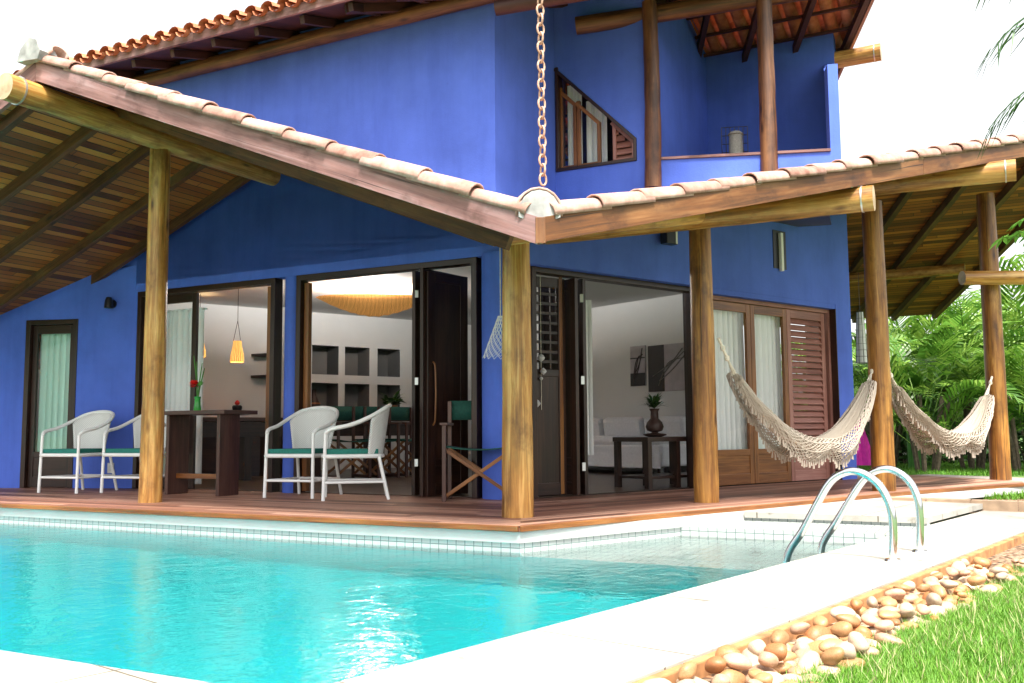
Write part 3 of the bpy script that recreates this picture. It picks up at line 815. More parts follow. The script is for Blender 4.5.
# beam log sloping under the right rake near the corner, log ties over the far post
a = GW(-0.15,-0.02); bb = GW(2.1,-0.02)
log([Vector((a.x,a.y,2.06)), Vector((bb.x,bb.y,2.52))], 0.085, 0.08)
pl_ = hit(962,278, PB[3]-Vector((0,0.3,0)), Vector((0,1,0))); log([pl_, pl_+Vector((3.0,0.25,0))], 0.088, ring=None)

# lower walls: polygons with openings built from pieces
def wallN(name, u0, u1, z0, z1, n=K1, t=0.15, zt0=None, zt1=None, mat=None, bevel=0.0):
    mb = MB(); mb.prism([G(u0,n,z0), G(u1,n,z0), G(u1,n,z1 if zt1 is None else zt1), G(u0,n,z1 if zt0 is None else zt0)], N*t)
    return mb.build(name, mat or M_BLUE, house, bevel=bevel)
KW = 1.38
wc = isect(G(0,K1), U, GW(0,KW), W); uW, wW = cu(wc), cw(wc)
TOPL = 2.30
so = 0.105
sf1 = lambda u: max(zP1(u,0), zP2(u,K1))-so
pts = [(uW,TOPL), (uW,sf1(uW)), (valley(K1),sf1(valley(K1))), (UR,zP1(UR,0)-so), (5.9,zP1b(5.9,0)-so), (5.9,TOPL)]
mb = MB(); mb.prism([G(u,K1,z) for u, z in pts], N*0.15); mb.build('wall', M_BLUE, house)
uA0, uA1 = cu(onN(278,300,1.7)), cu(onN(141,300,1.7))          # opening A
uB0, uB1 = cu(onN(479,300,1.7)), cu(onN(299,300,1.7))          # opening B
wallN('wall', uA1, 5.9, 0, TOPL)
# left angled wall with a door opening
a0 = G(5.9,K1); a1 = atz(20,488); ad = (a1-a0); ad.z = 0; ad.normalize(); an = Vector((-ad.y,ad.x,0));
if an.y < 0: an = -an
def LA(t, z, d=0.0): return a0+ad*t+an*d+Z*z
def onL(x, y, d=0.0): return hit(x,y,a0+an*d,an)
tD0 = (onL(75.5,400)-a0).dot(ad); tD1 = (onL(23.5,400)-a0).dot(ad); zD = onL(76,319).z
zl = lambda t: min(2.62, zP1b(5.9+t*0.93,0)-so) if t > 0.0 else 2.62
mb = MB()
mb.prism([LA(0,0),LA(tD0,0),LA(tD0,zD),LA(0,zD)], an*.15)
mb.prism([LA(tD1,0),LA(4,0),LA(4,zD),LA(tD1,zD)], an*.15)
mb.prism([LA(0,zD),LA(4,zD),LA(4,2.2),LA(tD1,2.42),LA(0,2.62)], an*.15)
mb.build('wall', M_BLUE, house)
# round blue columns
def column(u, n, r_, z1, cap=True):
    mb = MB(); prof = [(r_,0),(r_,z1-.06),(r_*1.12,z1-.05),(r_*1.12,z1)] if cap else [(r_,0),(r_,z1)]
    mb.lathe(G(u,n,0), prof, 28); return mb.build('column', M_BLUE, house)
uCol = cu(onN(291,400,K1+.06)); column(uCol, K1+.09, 0.098, TOPL, False)
pcx = onN(502,400,K1+.12); column(cu(pcx), K1+.14, 0.20, TOPL+.02, False)
# right wall
W_END = 6.60; TOPR = 2.20
wC0, wC1 = cw(onW(530,300,KW+.12)), cw(onW(694,300,KW+.12))
wD0, wD1 = cw(onW(699,320,KW+.1)), cw(onW(836,320,KW))
zDr = 2.14
ptsW = [(wW,TOPR), (wW,sf1(uW)-.05)]
for w in (3.0, W_END):
    p = GW(w,KW); ptsW.append((w, zP2(cu(p),cn(p))-so))
ptsW += [(W_END,TOPR)]
mb = MB(); mb.prism([GW(w,KW,z) for w, z in ptsW], WN*0.2); mb.build('wall', M_BLUE, house)
mb = MB(); mb.box(GW((wC1+wD0)/2,KW+.1,TOPR/2), W*(wD0-wC1)/2, WN*.1, Z*TOPR/2)
mb.build('wall', M_BLUE, house)
mb = MB(); mb.box(GW((wD1+W_END)/2,KW+.1,TOPR/2), W*(W_END-wD1)/2, WN*.1, Z*TOPR/2)
mb.build('wall', M_BLUE, house)
WE9 = 9.6         # end wall going back, with an opening added to let daylight into the sitting room
WO0, WO1 = KW+.55, cwn(hit(700,420,GW(W_END-.2,0),W))-.25
def endw(w0, w1, mat, zt):
    mb = MB()
    mb.prism([GW(w0,KW+.2,0), GW(w1,KW+.2,0), GW(w1,WO0,0), GW(w0,WO0,0)], Z*zt)
    mb.prism([GW(w0,WO1,0), GW(w1,WO1,0), GW(w1,WE9,0), GW(w0,WE9,0)], Z*zt)
    mb.prism([GW(w0,WO0,2.3), GW(w1,WO0,2.3), GW(w1,WO1,2.3), GW(w0,WO1,2.3)], Z*(zt-2.3))
    return mb
endw(W_END-.1, W_END, M_BLUE, 2.75).build('wall', M_BLUE, house)
endw(W_END-.2, W_END-.102, M_WHITEWALL, 2.66).build('interior_wall', M_WHITEWALL, house)
print('daylight opening', WO0, WO1)
# interior shell
CEIL = 2.66
pn = atz(360,316,CEIL); WNB = cwn(pn)
mb = MB()
mb.prism([G(uW,K1+.15,.004), isect(G(0,K1+.15),U,GW(0,KW+.2),W)+Z*.004, GW(W_END-.2,KW+.2,.004), GW(W_END-.2,WE9,.004), G(9,9,.004), G(9,K1+.15,.004)], -Z*0.02, U)
mb.build('interior_floor', M_FLOORIN, house)
mb = MB()
mb.prism([isect(G(0,K1+.15),U,GW(0,KW+.2),W)+Z*CEIL, GW(W_END-.2,KW+.2,CEIL), GW(W_END-.2,WE9,CEIL), G(9,9,CEIL), G(9,K1+.15,CEIL)], Z*0.1)
mb.build('interior_ceiling', M_WHITEWALL, house)
# niche wall (parallel to the right facade) with six square recesses
def onNi(x, y): return hit(x,y,GW(0,WNB),WN)
cols = [(312,338.5), (345,369.5), (377.5,400)]; 
wcol = [(cw(onNi(a,360)), cw(onNi(b,360))) for a, b in cols]
zr = [(onNi(325,374.5).z, onNi(325,345.5).z), (onNi(325,412).z, onNi(325,383).z)]
w_lo, w_hi = -1, W_END-.2
W_IN = W_END-.2
xs = [w_lo]+[v for c in wcol for v in c]+[w_hi]; zs = [0, zr[1][0], zr[1][1], zr[0][0], zr[0][1], CEIL]
mb = MB()
for i in range(len(xs)-1):
    for j in range(5):
        a, b, c, d = xs[i], xs[i+1], zs[j], zs[j+1]
        if i % 2 == 1 and j in (1, 3):
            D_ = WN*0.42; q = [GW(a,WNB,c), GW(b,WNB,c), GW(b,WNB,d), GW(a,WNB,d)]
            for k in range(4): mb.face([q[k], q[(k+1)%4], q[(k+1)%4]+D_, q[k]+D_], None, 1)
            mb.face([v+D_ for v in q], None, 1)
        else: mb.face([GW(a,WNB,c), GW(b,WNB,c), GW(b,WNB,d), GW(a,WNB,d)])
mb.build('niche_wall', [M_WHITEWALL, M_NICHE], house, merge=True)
# kitchen walls
NK = 5.7; uK = cu(onN(288,400,NK))
mb = MB(); mb.box(G((9.6+uK)/2,NK+.05,CEIL/2), U*(9.6-uK)/2, N*.05, Z*CEIL/2); mb.box(G(9.0,5.0,CEIL/2), U*.08, N*2.6, Z*CEIL/2); mb.build('interior_wall', M_WHITEWALL, house)

# ---------------- upper storey
mb = MB()
mb.prism([G(KU,K1,2.4), G(8.2,K1,2.4), G(8.2,K1,5.2), G(KU,K1,5.2)], N*.18)
mb.prism([G(KU,K1+.18,2.4), G(KU,K2+.2,2.4), G(KU,K2+.2,5.6), G(KU,K1+.18,5.3)], U*.18)
mb.build('upper_wall', M_BLUE, house)
# window wall with a raked opening, parapet and end pier
uw = lambda x, y: (cu(onN(x,y,K2)), onN(x,y,K2).z)
(wa, za), (wb, zb), (wd, zd), (we, ze) = uw(556.5,171.5), uw(637,161), uw(637,138), uw(556,68)
zb = za = 3.44
u_end = -0.02
mb = MB(); T = N*.2
mb.prism([G(KU,K2,2.95), G(u_end,K2,2.95), G(u_end,K2,za), G(KU,K2,za)], T)
mb.prism([G(wa,K2,za), G(KU,K2,za), G(KU,K2,5.55), G(wa,K2,5.55)], T)
mb.prism([G(wb,K2,zb), G(wb,K2,5.55), G(u_end,K2,5.55), G(u_end,K2,zb)], T)
mb.prism([G(wa,K2,ze), G(wa,K2,5.55), G(wb,K2,5.55), G(wb,K2,zd)], T)
mb.build('upper_wall', M_BLUE, house)
e1 = G(u_end,K2); pd = (e2-e1); pd.z = 0; PLEN = pd.length; pd.normalize(); pn_ = Vector((-pd.y,pd.x,0))
if pn_.y < 0: pn_ = -pn_
def PP(t, z, d=0.0): return e1+pd*t+pn_*d+Z*z
mb = MB(); mb.prism([PP(0,3.0), PP(PLEN,3.1), PP(PLEN,3.42), PP(0,3.42)], pn_*.15)
tp = PLEN-0.10
mb.prism([PP(tp,3.42), PP(PLEN,3.42), PP(PLEN,4.33), PP(tp,4.33)], pn_*.2)
mb.build('parapet', M_BLUE, house)
mb = MB(); mb.prism([PP(0,3.423,-.02), PP(tp,3.423,-.02), PP(tp,3.423,.17), PP(0,3.423,.17)], Z*.025); mb.build('parapet_cap', M_FASCIA, house, bevel=.004)
d3v = ray(834,120); d3v.z = 0; d3v.normalize(); K3 = 5.344
mb = MB(); s0 = PP(tp,0,.2); mb.prism([s0+Z*3.3, s0+d3v*2.2+Z*3.6, s0+d3v*2.2+Z*5.25, s0+Z*4.36], pd*.10)
mb.prism([G(1.2,K3,3.6), G(cu(s0+d3v*2.2)-.2,K3,3.6), G(cu(s0+d3v*2.2)-.2,K3,5.40), G(1.2,K3,5.40)], N*.15)
mb.build('upper_wall', M_BLUE, house)
mb = MB(); mb.prism([G(KU+.18,7.1,2.7), G(8.2,7.1,2.7), G(8.2,7.1,5.0), G(KU+.18,7.1,5.0)], N*.15)
mb.prism([G(8.2,K1+.18,2.7), G(8.2,7.1,2.7), G(8.2,7.1,5.2), G(8.2,K1+.18,5.2)], U*.15)
mb.prism([G(u_end+.16,K2+.2,3.0), G(u_end+.01,K2+.2,3.0), G(u_end+.01,K3,3.6), G(u_end+.16,K3,3.6)], Z*2.2); mb.build('upper_wall', M_BLUE, house)
mb = MB(); mb.prism([G(8.2,K1+.18,2.72), G(KU+.1,K1+.18,2.72), G(KU+.1,K2+.2,2.72), G(.2,K2+.2,2.72), G(.2,7.1,2.72), G(8.2,7.1,2.72)], Z*.03, U); mb.build('upper_floor', M_FLOORIN, house)

mb = MB(); mb.prism([G(u_end+.2,K2+.2,3.10), PP(0,3.10,.15), PP(PLEN-.15,3.10,.15), s0+d3v*1.9+Z*3.10, G(u_end+.2,K3,3.10)], Z*.03); mb.build('balcony_floor', M_FLOORIN, house)
# upper roofs
EN = 0.95; ZE = 4.80
zU1 = lambda u, n: ZE+.28*(n-EN)
NRU = 4.116; ZRU = ZE+.28*(NRU-EN)
zU3 = lambda u, n: ZRU-.282*(n-NRU)
pv = hit(845,50, G(0,0,zU3(0,0)), Vector((-0.0,0,1))+N*.282)     # a point on the back verge
uv0, nv0 = cu(pv), cn(pv)
uVr = uv0-(nv0-NRU)*D3[0]/D3[1]                                 # verge meets ridge
uVl = uv0+(7.2-nv0)*D3[0]/D3[1]
uFc = 0.10                                                      # front corner of the upper roof (rain chain)
mb = MB(); mb.prism([G(8.5,EN,zU1(0,EN)), G(uFc,EN,zU1(0,EN)), G(uVr,NRU,ZRU), G(8.5,NRU,ZRU)], Z*.02, N)
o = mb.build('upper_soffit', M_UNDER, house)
mb = MB(); tiles(mb, lambda u,n: zU1(u,n)+.075, 0, 0, (uVr,8.5), (EN-.10,NRU), False, pitch=0.215)
fr_d = (G(uVr,NRU)-G(uFc,EN)).normalized(); fr_n = Vector((fr_d.y,-fr_d.x,0)); fr_n = fr_n if fr_n.dot(U) < 0 else -fr_n
mb.build('upper_roof_tiles', M_TILE, house, cuts=[(G(uFc,EN), fr_n)])
mb = MB(); tiles(mb, lambda u,n: zU3(u,n)+.05, 0, 0, (uVr-.3,4.0), (NRU,7.2), False, pitch=0.2)
mb.build('upper_roof_tiles', M_TILE, house, cuts=[(pv, -(U*D3[1]-N*D3[0]))])
rake('upper_fascia', G(8.5,EN,ZE+.085), G(uFc,EN,ZE+.085), M_FASCIA, 0.095)
rake('upper_fascia', G(uFc,EN,ZE+.085), G(uVr,NRU,ZRU+.085), M_FASCIA, 0.12)
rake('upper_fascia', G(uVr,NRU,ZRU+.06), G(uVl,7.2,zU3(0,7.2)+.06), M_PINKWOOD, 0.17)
verge(G(uVl,7.2,zU3(0,7.2)+.08)+U*.05, G(uVr,NRU,ZRU+.08)+U*.05, M_TILE)
# battens and rafters under the open tiled slope
for k in range(9):
    n = NRU+.05+k*0.36; ul = uVr+(n-NRU)*D3[0]/D3[1]
    rafter(G(ul+.03,n,zU3(0,n)-.03), G(4,n,zU3(0,n)-.03), 0.04, 0.03, M_UNDER, 'batten')
for k in range(7):
    a = (uVr+.06+k*0.62, NRU); b = (a[0]+D3[0]/D3[1]*2.9, NRU+2.9)
    rafter(G(*a,zU3(*a)-.09), G(*b,zU3(*b)-.09), 0.06, 0.10, M_UNDER, 'rafter')
for k in range(14):
    u = 0.5+k*0.6; rafter(G(u,EN+.05,zU1(0,EN)-.045), G(u,K1+.1,zU1(0,K1+.1)-.045), 0.055, 0.08, M_UNDER, 'rafter')
for k in range(5):
    st = G(uFc-.1,EN+.1)+U*(k*.6); en = G(uVr,NRU)+U*(.08+k*.6)
    rafter(Vector((st.x,st.y,zU1(0,cn(st))-.05)), Vector((en.x,en.y,ZRU-.05)), 0.055, 0.09, M_UNDER, 'rafter')
log([G(8.2,K1-.10,4.80), G(0.9,K1-.10,4.83)], 0.085, 0.08, mat=M_LOG_SHADE)
pq = onN(576,26,K2-.15); log([pq, Vector((PP(PLEN+.4,0,0).x, PP(PLEN+.2,0,0).y, pq.z+.22))], 0.095, 0.09, mat=M_LOG_SHADE)
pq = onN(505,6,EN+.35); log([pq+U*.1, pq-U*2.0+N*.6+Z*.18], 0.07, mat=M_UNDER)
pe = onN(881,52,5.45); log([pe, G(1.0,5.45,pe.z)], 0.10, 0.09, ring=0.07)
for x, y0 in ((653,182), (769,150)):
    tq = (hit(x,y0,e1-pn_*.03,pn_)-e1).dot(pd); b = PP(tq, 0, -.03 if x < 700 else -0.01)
    log([b+Z*3.12, b+Z*5.12], 0.088, 0.078, name='post', rough=0.05, mat=M_LOG_SHADE)

# ================================================================== DOORS AND WINDOWS
def casing(name, pts, inward, w=0.055, d=0.11, mat=None, parent=house, closed=False, proud=0.012):
    """frame following points, `inward` = depth direction"""
    mb = MB(); n = len(pts); segs = n if closed else n-1
    cen = sum((Vector(p) for p in pts), Vector((0,0,0)))/n
    for i in range(segs):
        a, b = Vector(pts[i]), Vector(pts[(i+1) % n]); dd = (b-a).normalized()
        ins = inward.cross(dd).normalized()
        if ins.dot(cen-(a+b)/2) < 0: ins = -ins
        mb.box((a+b)/2+ins*w/2+inward*(d/2-proud), dd*((b-a).length/2-(0 if i % 2 else w*0.02)), ins*(w/2-0.0005*(i % 2)), inward*(d/2-0.001*(i % 2)))
    return mb.build(name, mat or M_FRAME, parent, bevel=0.004)
def leaf(a, b, z0, z1, kind, mat=None, stile=0.085, lower=0.36, t=0.04, handle=None, parent=house, top=0.10, name='door', glass=True):
    a, b = Vector(a), Vector(b); L = (b-a).length; d = (b-a).normalized(); nn = Vector((-d.y,d.x,0)); mat = mat or M_FRAME
    if nn.y < 0: nn = -nn
    P = lambda x, z: a+d*x+Z*z
    mb = MB(); h2 = (z1-z0)/2; T = nn*t/2
    for x in (stile/2, L-stile/2): mb.box(P(x,(z0+z1)/2), d*stile/2, T, Z*h2)
    iw = (L-2*stile)/2
    mb.box(P(L/2,z1-top/2), d*iw, T*.96, Z*top/2)
    mb.box(P(L/2,z0+0.06), d*iw, T*.96, Z*.06)
    if lower: mb.box(P(L/2,lower-0.03), d*iw, T*.96, Z*.035)
    o = mb.build(name, mat, parent, bevel=0.004)
    if lower and lower > .2:
        m2 = MB(); m2.box(P(L/2,(z0+.12+lower-.065)/2), d*iw, T*.5, Z*(lower-.065-z0-.12)/2); m2.build('panel', mat, o)
    zg = lower+.005 if lower else z0+.12
    if kind == 'glass' and glass:
        m2 = MB(); m2.face([P(stile,zg), P(L-stile,zg), P(L-stile,z1-top), P(stile,z1-top)]); m2.build('pane', M_GLASS, o)
    if kind == 'panel':
        m2 = MB(); m2.box(P(L/2,(zg+z1-top)/2), d*iw, T*.5, Z*(z1-top-zg)/2); m2.build('panel', mat, o)
    if kind == 'louvre':
        m2 = MB(); ns = int((z1-top-zg)/0.075)
        for k in range(ns):
            z = zg+(k+.5)*(z1-top-zg)/ns
            m2.box(P(L/2,z), d*iw, (nn*.55+Z*.84)*0.041, (Z*.55-nn*.84)*0.005)
        m2.build('louvre', mat, o)
        if False: pass
    if handle:
        hx, hz, hl = handle; m2 = MB()
        c = P(hx,hz)-nn*(t/2+.03); m2.tube(vpath([c-Z*hl/2+nn*.03, c-Z*hl*.42, c-Z*hl*.1-nn*.01, c+Z*hl*.1-nn*.01, c+Z*hl*.42, c+Z*hl/2+nn*.03],4), 0.009, 8); m2.build('handle', M_FRAME_M, o)
    return o
def hinge(p, o, h=0.07):
    mb = MB(); mb.box(p, Vector((.016,0,0)), Vector((0,.008,0)), Z*h/2); return mb.build('hinge', M_ZINC, o)
def curtain(a, b, z0, z1, mat, label, waves=7, amp=0.03, rod=True):
    a, b = Vector(a), Vector(b); L = (b-a).length; d = (b-a).normalized(); nn = Vector((-d.y,d.x,0)); ph = random.random()*6
    g = []; uvg = []
    for j in range(9):
        z = lerp(z1, z0, j/8); row = []; ur = []; amp_ = amp*(0.55+0.45*j/8)
        for i in range(waves*10+1):
            t = i/(waves*10); w_ = math.sin(t*waves*2*math.pi+ph+0.5*math.sin(t*11+ph))
            row.append(a+d*(L*t+0.012*math.cos(t*waves*2*math.pi+ph))+nn*(amp_*w_)+Z*z); ur.append((t*L, z))
        g.append(row); uvg.append(ur)
    o = thing('curtain', (a+b)/2+Z*z0, label, 'curtain')
    mb = MB(); mb.sheet(g, uvg); mb.build('cloth', mat, o)
    if rod:
        mb = MB(); mb.tube([a-d*.03+Z*(z1-.02), b+d*.03+Z*(z1-.02)], 0.009, 8); mb.build('rod', M_WHITE, o)
    return o

# left door in the angled wall
casing('door_frame', [LA(tD0,0), LA(tD0,zD), LA(tD1,zD), LA(tD1,0)], an, 0.06, .13)
leaf(LA(tD0+.065,0,.06), LA(tD1-.065,0,.06), 0.01, zD-.065, 'glass', M_FRAME, stile=.06, lower=.42, handle=None)
curtain(LA(tD0+.10,0,.12), LA(tD1-.10,0,.12), 0.30, zD-.10, M_CURTAIN_G, 'long pale green curtain behind the narrow glazed door at the left end of the house', 6)
# opening A
casing('door_frame', [G(uA0,K1+.01,0), G(uA0,K1+.01,TOPL), G(uA1,K1+.01,TOPL), G(uA1,K1+.01,0)], N, 0.06, .13, M_FRAME)
uL = cu(onN(197,400,K1+.1))
leaf(G(uA1-.065,K1+.08), G(uL,K1+.08), 0.01, 2.235, 'glass', M_FRAME, stile=.07, lower=0.0)
curtain(G(uA1-.13,K1+.30), G(uL+.10,K1+.30), 0.05, 2.10, M_CURTAIN, 'white floor length curtain beside the kitchen opening behind the console table', 8)
m1 = MB(); m1.box(G(uA0+.11,K1+.08,1.12), U*.04, N*.03, Z*1.1); m1.build('door', M_FRAME_M, house, bevel=.004)
# opening B, folded leaves on its right side
casing('door_frame', [G(uB0,K1+.01,0), G(uB0,K1+.01,TOPL), G(uB1,K1+.01,TOPL), G(uB1,K1+.01,0)], N, 0.06, .13, M_FRAME)
m1 = MB(); m1.box(G(uB1-.10,K1+.08,1.12), U*.03, N*.03, Z*1.1); m1.build('door', M_FRAME_M, house, bevel=.004)
pA, pB_ = atz(413,496.5), atz(421,497.5)
bk = N*0.62
lv = leaf(pA, pA+bk-U*.04, 0.01, 2.23, 'panel', M_FRAME, stile=.09)
l2 = leaf(pB_, pB_+bk-U*.08, 0.01, 2.23, 'panel', M_FRAME, stile=.09)
for z in (0.33, 1.12, 1.98): hinge((pA+pB_)/2-N*.01+Z*z-Vector((.0,.02,0)), l2)
pC = atz(425,497.5)+N*.02; pD = atz(467,494.5)
leaf(pC, pD, 0.01, 2.20, 'panel', M_FRAME, stile=.10, handle=(0.07,1.0,.62))
# opening C
def CW(w, d=0.0, z=0.0): return GW(w, KW+d, z)
casing('door_frame', [CW(wC0,.10), CW(wC0,.10,TOPR), CW(wC1,.10,TOPR), CW(wC1,.10)], WN, 0.055, .12, M_FRAME)
q0, q1 = atz(530,497.5), atz(566,495.5)
lo = leaf(q0, q1, 0.01, 2.13, 'glass', M_FRAME, stile=.085, lower=1.22, glass=False)
mb = MB(); d_ = (q1-q0).normalized(); Lq = (q1-q0).length
for k in range(8):
    z = 1.30+k*.095; mb.box((q0+q1)/2+Z*z, d_*(Lq/2-.085), Vector((0,.012,0)), Z*.013)
mb.build('louvre', M_FRAME, lo)
mb = MB(); mb.box(q1-d_*.17+Z*1.65, d_*.008, Vector((0,.016,0)), Z*.42); mb.build('louvre_bar', M_FRAME, lo)
mb = MB(); mb.box(q1-d_*.04+Z*1.1-Vector((0,.024,0)), d_*.02, Vector((0,.004,0)), Z*1.08); mb.build('stile', M_FRAME_M, lo)
curtain(atz(572,494)+N*.25, atz(584,494)+N*.25, .38, 1.98, M_CURTAIN, 'narrow strip of white curtain between the folded door leaves of the sitting room', 2, .015, rod=False)
q2, q3 = atz(579,496), atz(587,495.5)
l3 = leaf(q2, q2+WN*.6+W*.03, 0.01, 2.13, 'panel', M_FRAME)
l4 = leaf(q3, q3+WN*.6+W*.05, 0.01, 2.13, 'panel', M_FRAME)
for z in (0.28, 1.12, 1.93): hinge((q2+q3)/2-WN*.02+Z*z, l4, .08)
# right doors D
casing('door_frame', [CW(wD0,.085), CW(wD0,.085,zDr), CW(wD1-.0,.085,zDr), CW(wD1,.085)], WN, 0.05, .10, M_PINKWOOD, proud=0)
mb = MB(); mb.box(GW((wD0+wD1)/2,KW+.10,(zDr+TOPR)/2), W*(wD1-wD0)/2, WN*.095, Z*(TOPR-zDr)/2); mb.build('wall', M_BLUE, house)
we_ = [cw(onW(x,400,KW+.13)) for x in (700,751.5,788,826)]
for i, kd_ in enumerate(('glass','glass','louvre')):
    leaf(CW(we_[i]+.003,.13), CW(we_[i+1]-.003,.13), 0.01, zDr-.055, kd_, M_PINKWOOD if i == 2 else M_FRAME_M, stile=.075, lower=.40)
curtain(CW(we_[0]+.02,.235), CW(we_[1]-.005,.235), .20, zDr-.1, M_CURTAIN, 'white sheer curtain behind the glazed door leaf next to the second log post', 9)
curtain(CW(we_[1]+.02,.235), CW(we_[2]+.01,.235), .20, zDr-.1, M_CURTAIN, 'white sheer curtain behind the glazed door leaf beside the louvred shutter', 7)
mb = MB(); mb.box(CW(wD1-.006,.045,zDr/2), W*.005, WN*.05, Z*zDr/2); mb.build('door_jamb', M_FRAME, house)
mb = MB(); mb.box(CW((wC1+wD0)/2,.26,1.1), W*.02, WN*.03, Z*1.1); mb.build('door_post', M_FRAME, house)

# upper window: raked frame, two casements, a gap and a louvred shutter
topz = lambda u: ze+(zd-ze)*(u-wa)/(wb-wa)
KF = K2+.06
casing('window_frame', [G(wa,K2,za), G(wb,K2,za), G(wb,K2,zd), G(wa,K2,ze)], N, 0.035, .14, M_FRAME, closed=True, proud=.02)
ux = lambda x: cu(onN(x,150,KF))
def sash(x0, x1, drop, kind, mat):
    u0, u1 = ux(x0), ux(x1); z0 = za+.03; pts = [G(u0,KF,z0), G(u1,KF,z0), G(u1,KF,topz(u1)-drop), G(u0,KF,topz(u0)-drop)]
    o = casing('window', pts, N, 0.04, .04, mat, closed=True)
    if kind == 'glass':
        mb = MB(); mb.face([p+N*.02 for p in pts]); mb.build('pane', M_GLASS, o)
    else:
        mb = MB()
        for k in range(9):
            z = z0+.04+k*.075
            ue = u0+(u1-u0)*min(1.0, (topz(u0)-drop-z-.05)/(topz(u0)-topz(u1)))
            if (u0-ue) < .04: break
            mb.box(G((u0+ue)/2,KF+.02,z), U*abs(u0-ue)/2*.9, (N*.5+Z*.86)*.042, (Z*.5-N*.86)*.005)
        mb.build('louvre', mat, o)
sash(559.5, 577, .20, 'glass', M_FRAME_M); sash(577.5, 601, .17, 'glass', M_FRAME_M)
sash(613, 635.5, .045, 'louvre', M_PINKWOOD)
for x0, x1, lab in ((562,576,'narrow white curtain in the tall left pane of the raked upstairs window'), (580,601,'white curtain in the shorter right pane of the raked upstairs window')):
    u0, u1 = ux(x0), ux(x1); curtain(G(u0,K2+.22), G(u1,K2+.22), za+.02, topz(u0)-.10, M_CURTAIN, lab, 4, .015, rod=False)
mb = MB(); mb.face([G(wa+.1,K2+.6,za-.2), G(wb-.1,K2+.6,za-.2), G(wb-.1,K2+.6,ze+.1), G(wa+.1,K2+.6,ze+.1)]); mb.build('dark_backing', M_FRAME, house)  # dark sheet added behind the window, standing in for the unlit room

# small fittings on the walls
def sconce(p, nrm, label):
    o = thing('wall_lamp', p, label, 'lamp'); s_ = Vector((-nrm.y, nrm.x, 0))
    mb = MB(); mb.lathe(p, [(0,-.012),(.045,-.012),(.05,0),(.045,.02),(0,.022)], 16, ax=nrm); mb.build('base_plate', M_BLACK, o)
    mb = MB(); c = p+nrm*.085; mb.tube([p+nrm*.01, p+nrm*.06+Z*.01, c+Z*.01], .012, 8); mb.lathe(c-Z*.06, [(.0,.13),(.03,.128),(.045,.09),(.052,0),(.04,-.0),(.036,.08),(0,.1)], 16); mb.build('lamp_shade', M_BLACK, o)
sconce(onN(113,304,K1) if cu(onN(113,304,K1)) < 5.9 else onL(113,304), -an, 'small black wall lamp on the blue wall above the left wicker chair')
p = onW(662,239,KW); o = thing('floodlight', p, 'small black floodlight high on the blue wall left of the second post', 'floodlight')
mb = MB(); mb.box(p-WN*.10, W*.085, WN*.05, Z*.075); mb.build('housing', M_BLACK, o, bevel=.008)
mb = MB(); mb.box(p-WN*.025, W*.03, WN*.025, Z*.03); mb.build('bracket', M_BLACK, o)
mb = MB(); mb.box(p-WN*.153+W*.06, W*.012, WN*.003, Z*.07); mb.build('lens', M_WHITE, o)
pa, pb = onW(772,223,KW), onW(786,270,KW); w0_, w1_, z1_, z0_ = cw(pa), cw(pb), 3.0, pb.z
mb = MB(); mb.box(GW((w0_+w1_)/2,KW-.004,(z0_+z1_)/2), W*(w1_-w0_)/2, WN*.006, Z*(z1_-z0_)/2); sl = mb.build('vent_slot', M_BLACK, house)
mb = MB(); mb.box(GW((w0_+w1_)/2,KW-.03,(z0_+z1_)/2-.03), W*.022, WN*.02, Z*((z1_-z0_)/2)); mb.build('slat', M_WHITE, sl, bevel=.004)
def socket(p, nrm, label):
    o = thing('power_socket', p, label, 'socket'); s_ = Vector((-nrm.y,nrm.x,0))
    mb = MB(); mb.box(p+nrm*.006, s_*.04, nrm*.006, Z*.06); mb.build('plate', M_WHITE, o, bevel=.003)
    mb = MB(); mb.box(p+nrm*.0135, s_*.022, nrm*.0015, Z*.03); mb.build('insert', M_ZINC, o)
socket(onL(111,468), -an, 'white power socket low on the blue wall behind the left chairs')

# ================================================================== INTERIOR THINGS
def pendant(x, ytop, y0, y1, depthN, r0, r1, label):
    b = onN(x,y1,depthN); t = onN(x,y0,depthN); o = thing('pendant_lamp', b, label, 'lamp', 'pendant lamps in the kitchen'); h = t.z-b.z
    mb = MB(); mb.lathe(b, [(r1*.9,0),(r1,.01),(r1*.96,h*.3),(r0*1.15,h*.75),(r0,h),(r0*.9,h),(r0*1.05,h*.72),(r1*.9,h*.3),(r1*.88,.01)], 20); mb.build('lamp_shade', M_LAMP, o)
    mb = MB()
    for s_ in (-1,1): mb.tube([t+Vector((s_*r0*.9,0,0)), Vector((b.x,b.y,t.z+.28))], .004, 6)
    mb.tube([Vector((b.x,b.y,t.z+.28)), Vector((b.x,b.y,CEIL))], .004, 6); mb.build('cord', M_FRAME, o)
    ld = bpy.data.lights.new('bulb','POINT'); ld.energy = 9; ld.color = (1,.65,.3); ld.shadow_soft_size = .03
    l = bpy.data.objects.new('bulb', ld); COL.objects.link(l); l.parent = o; l.location = (0,0,h*.45)
pendant(237,0,341,362,3.6,.055,.095,'conical woven pendant lamp glowing, the right one of the kitchen pair')
pendant(199,0,337,357,3.9,.055,.095,'conical woven pendant lamp glowing beside the curtain, half hidden')
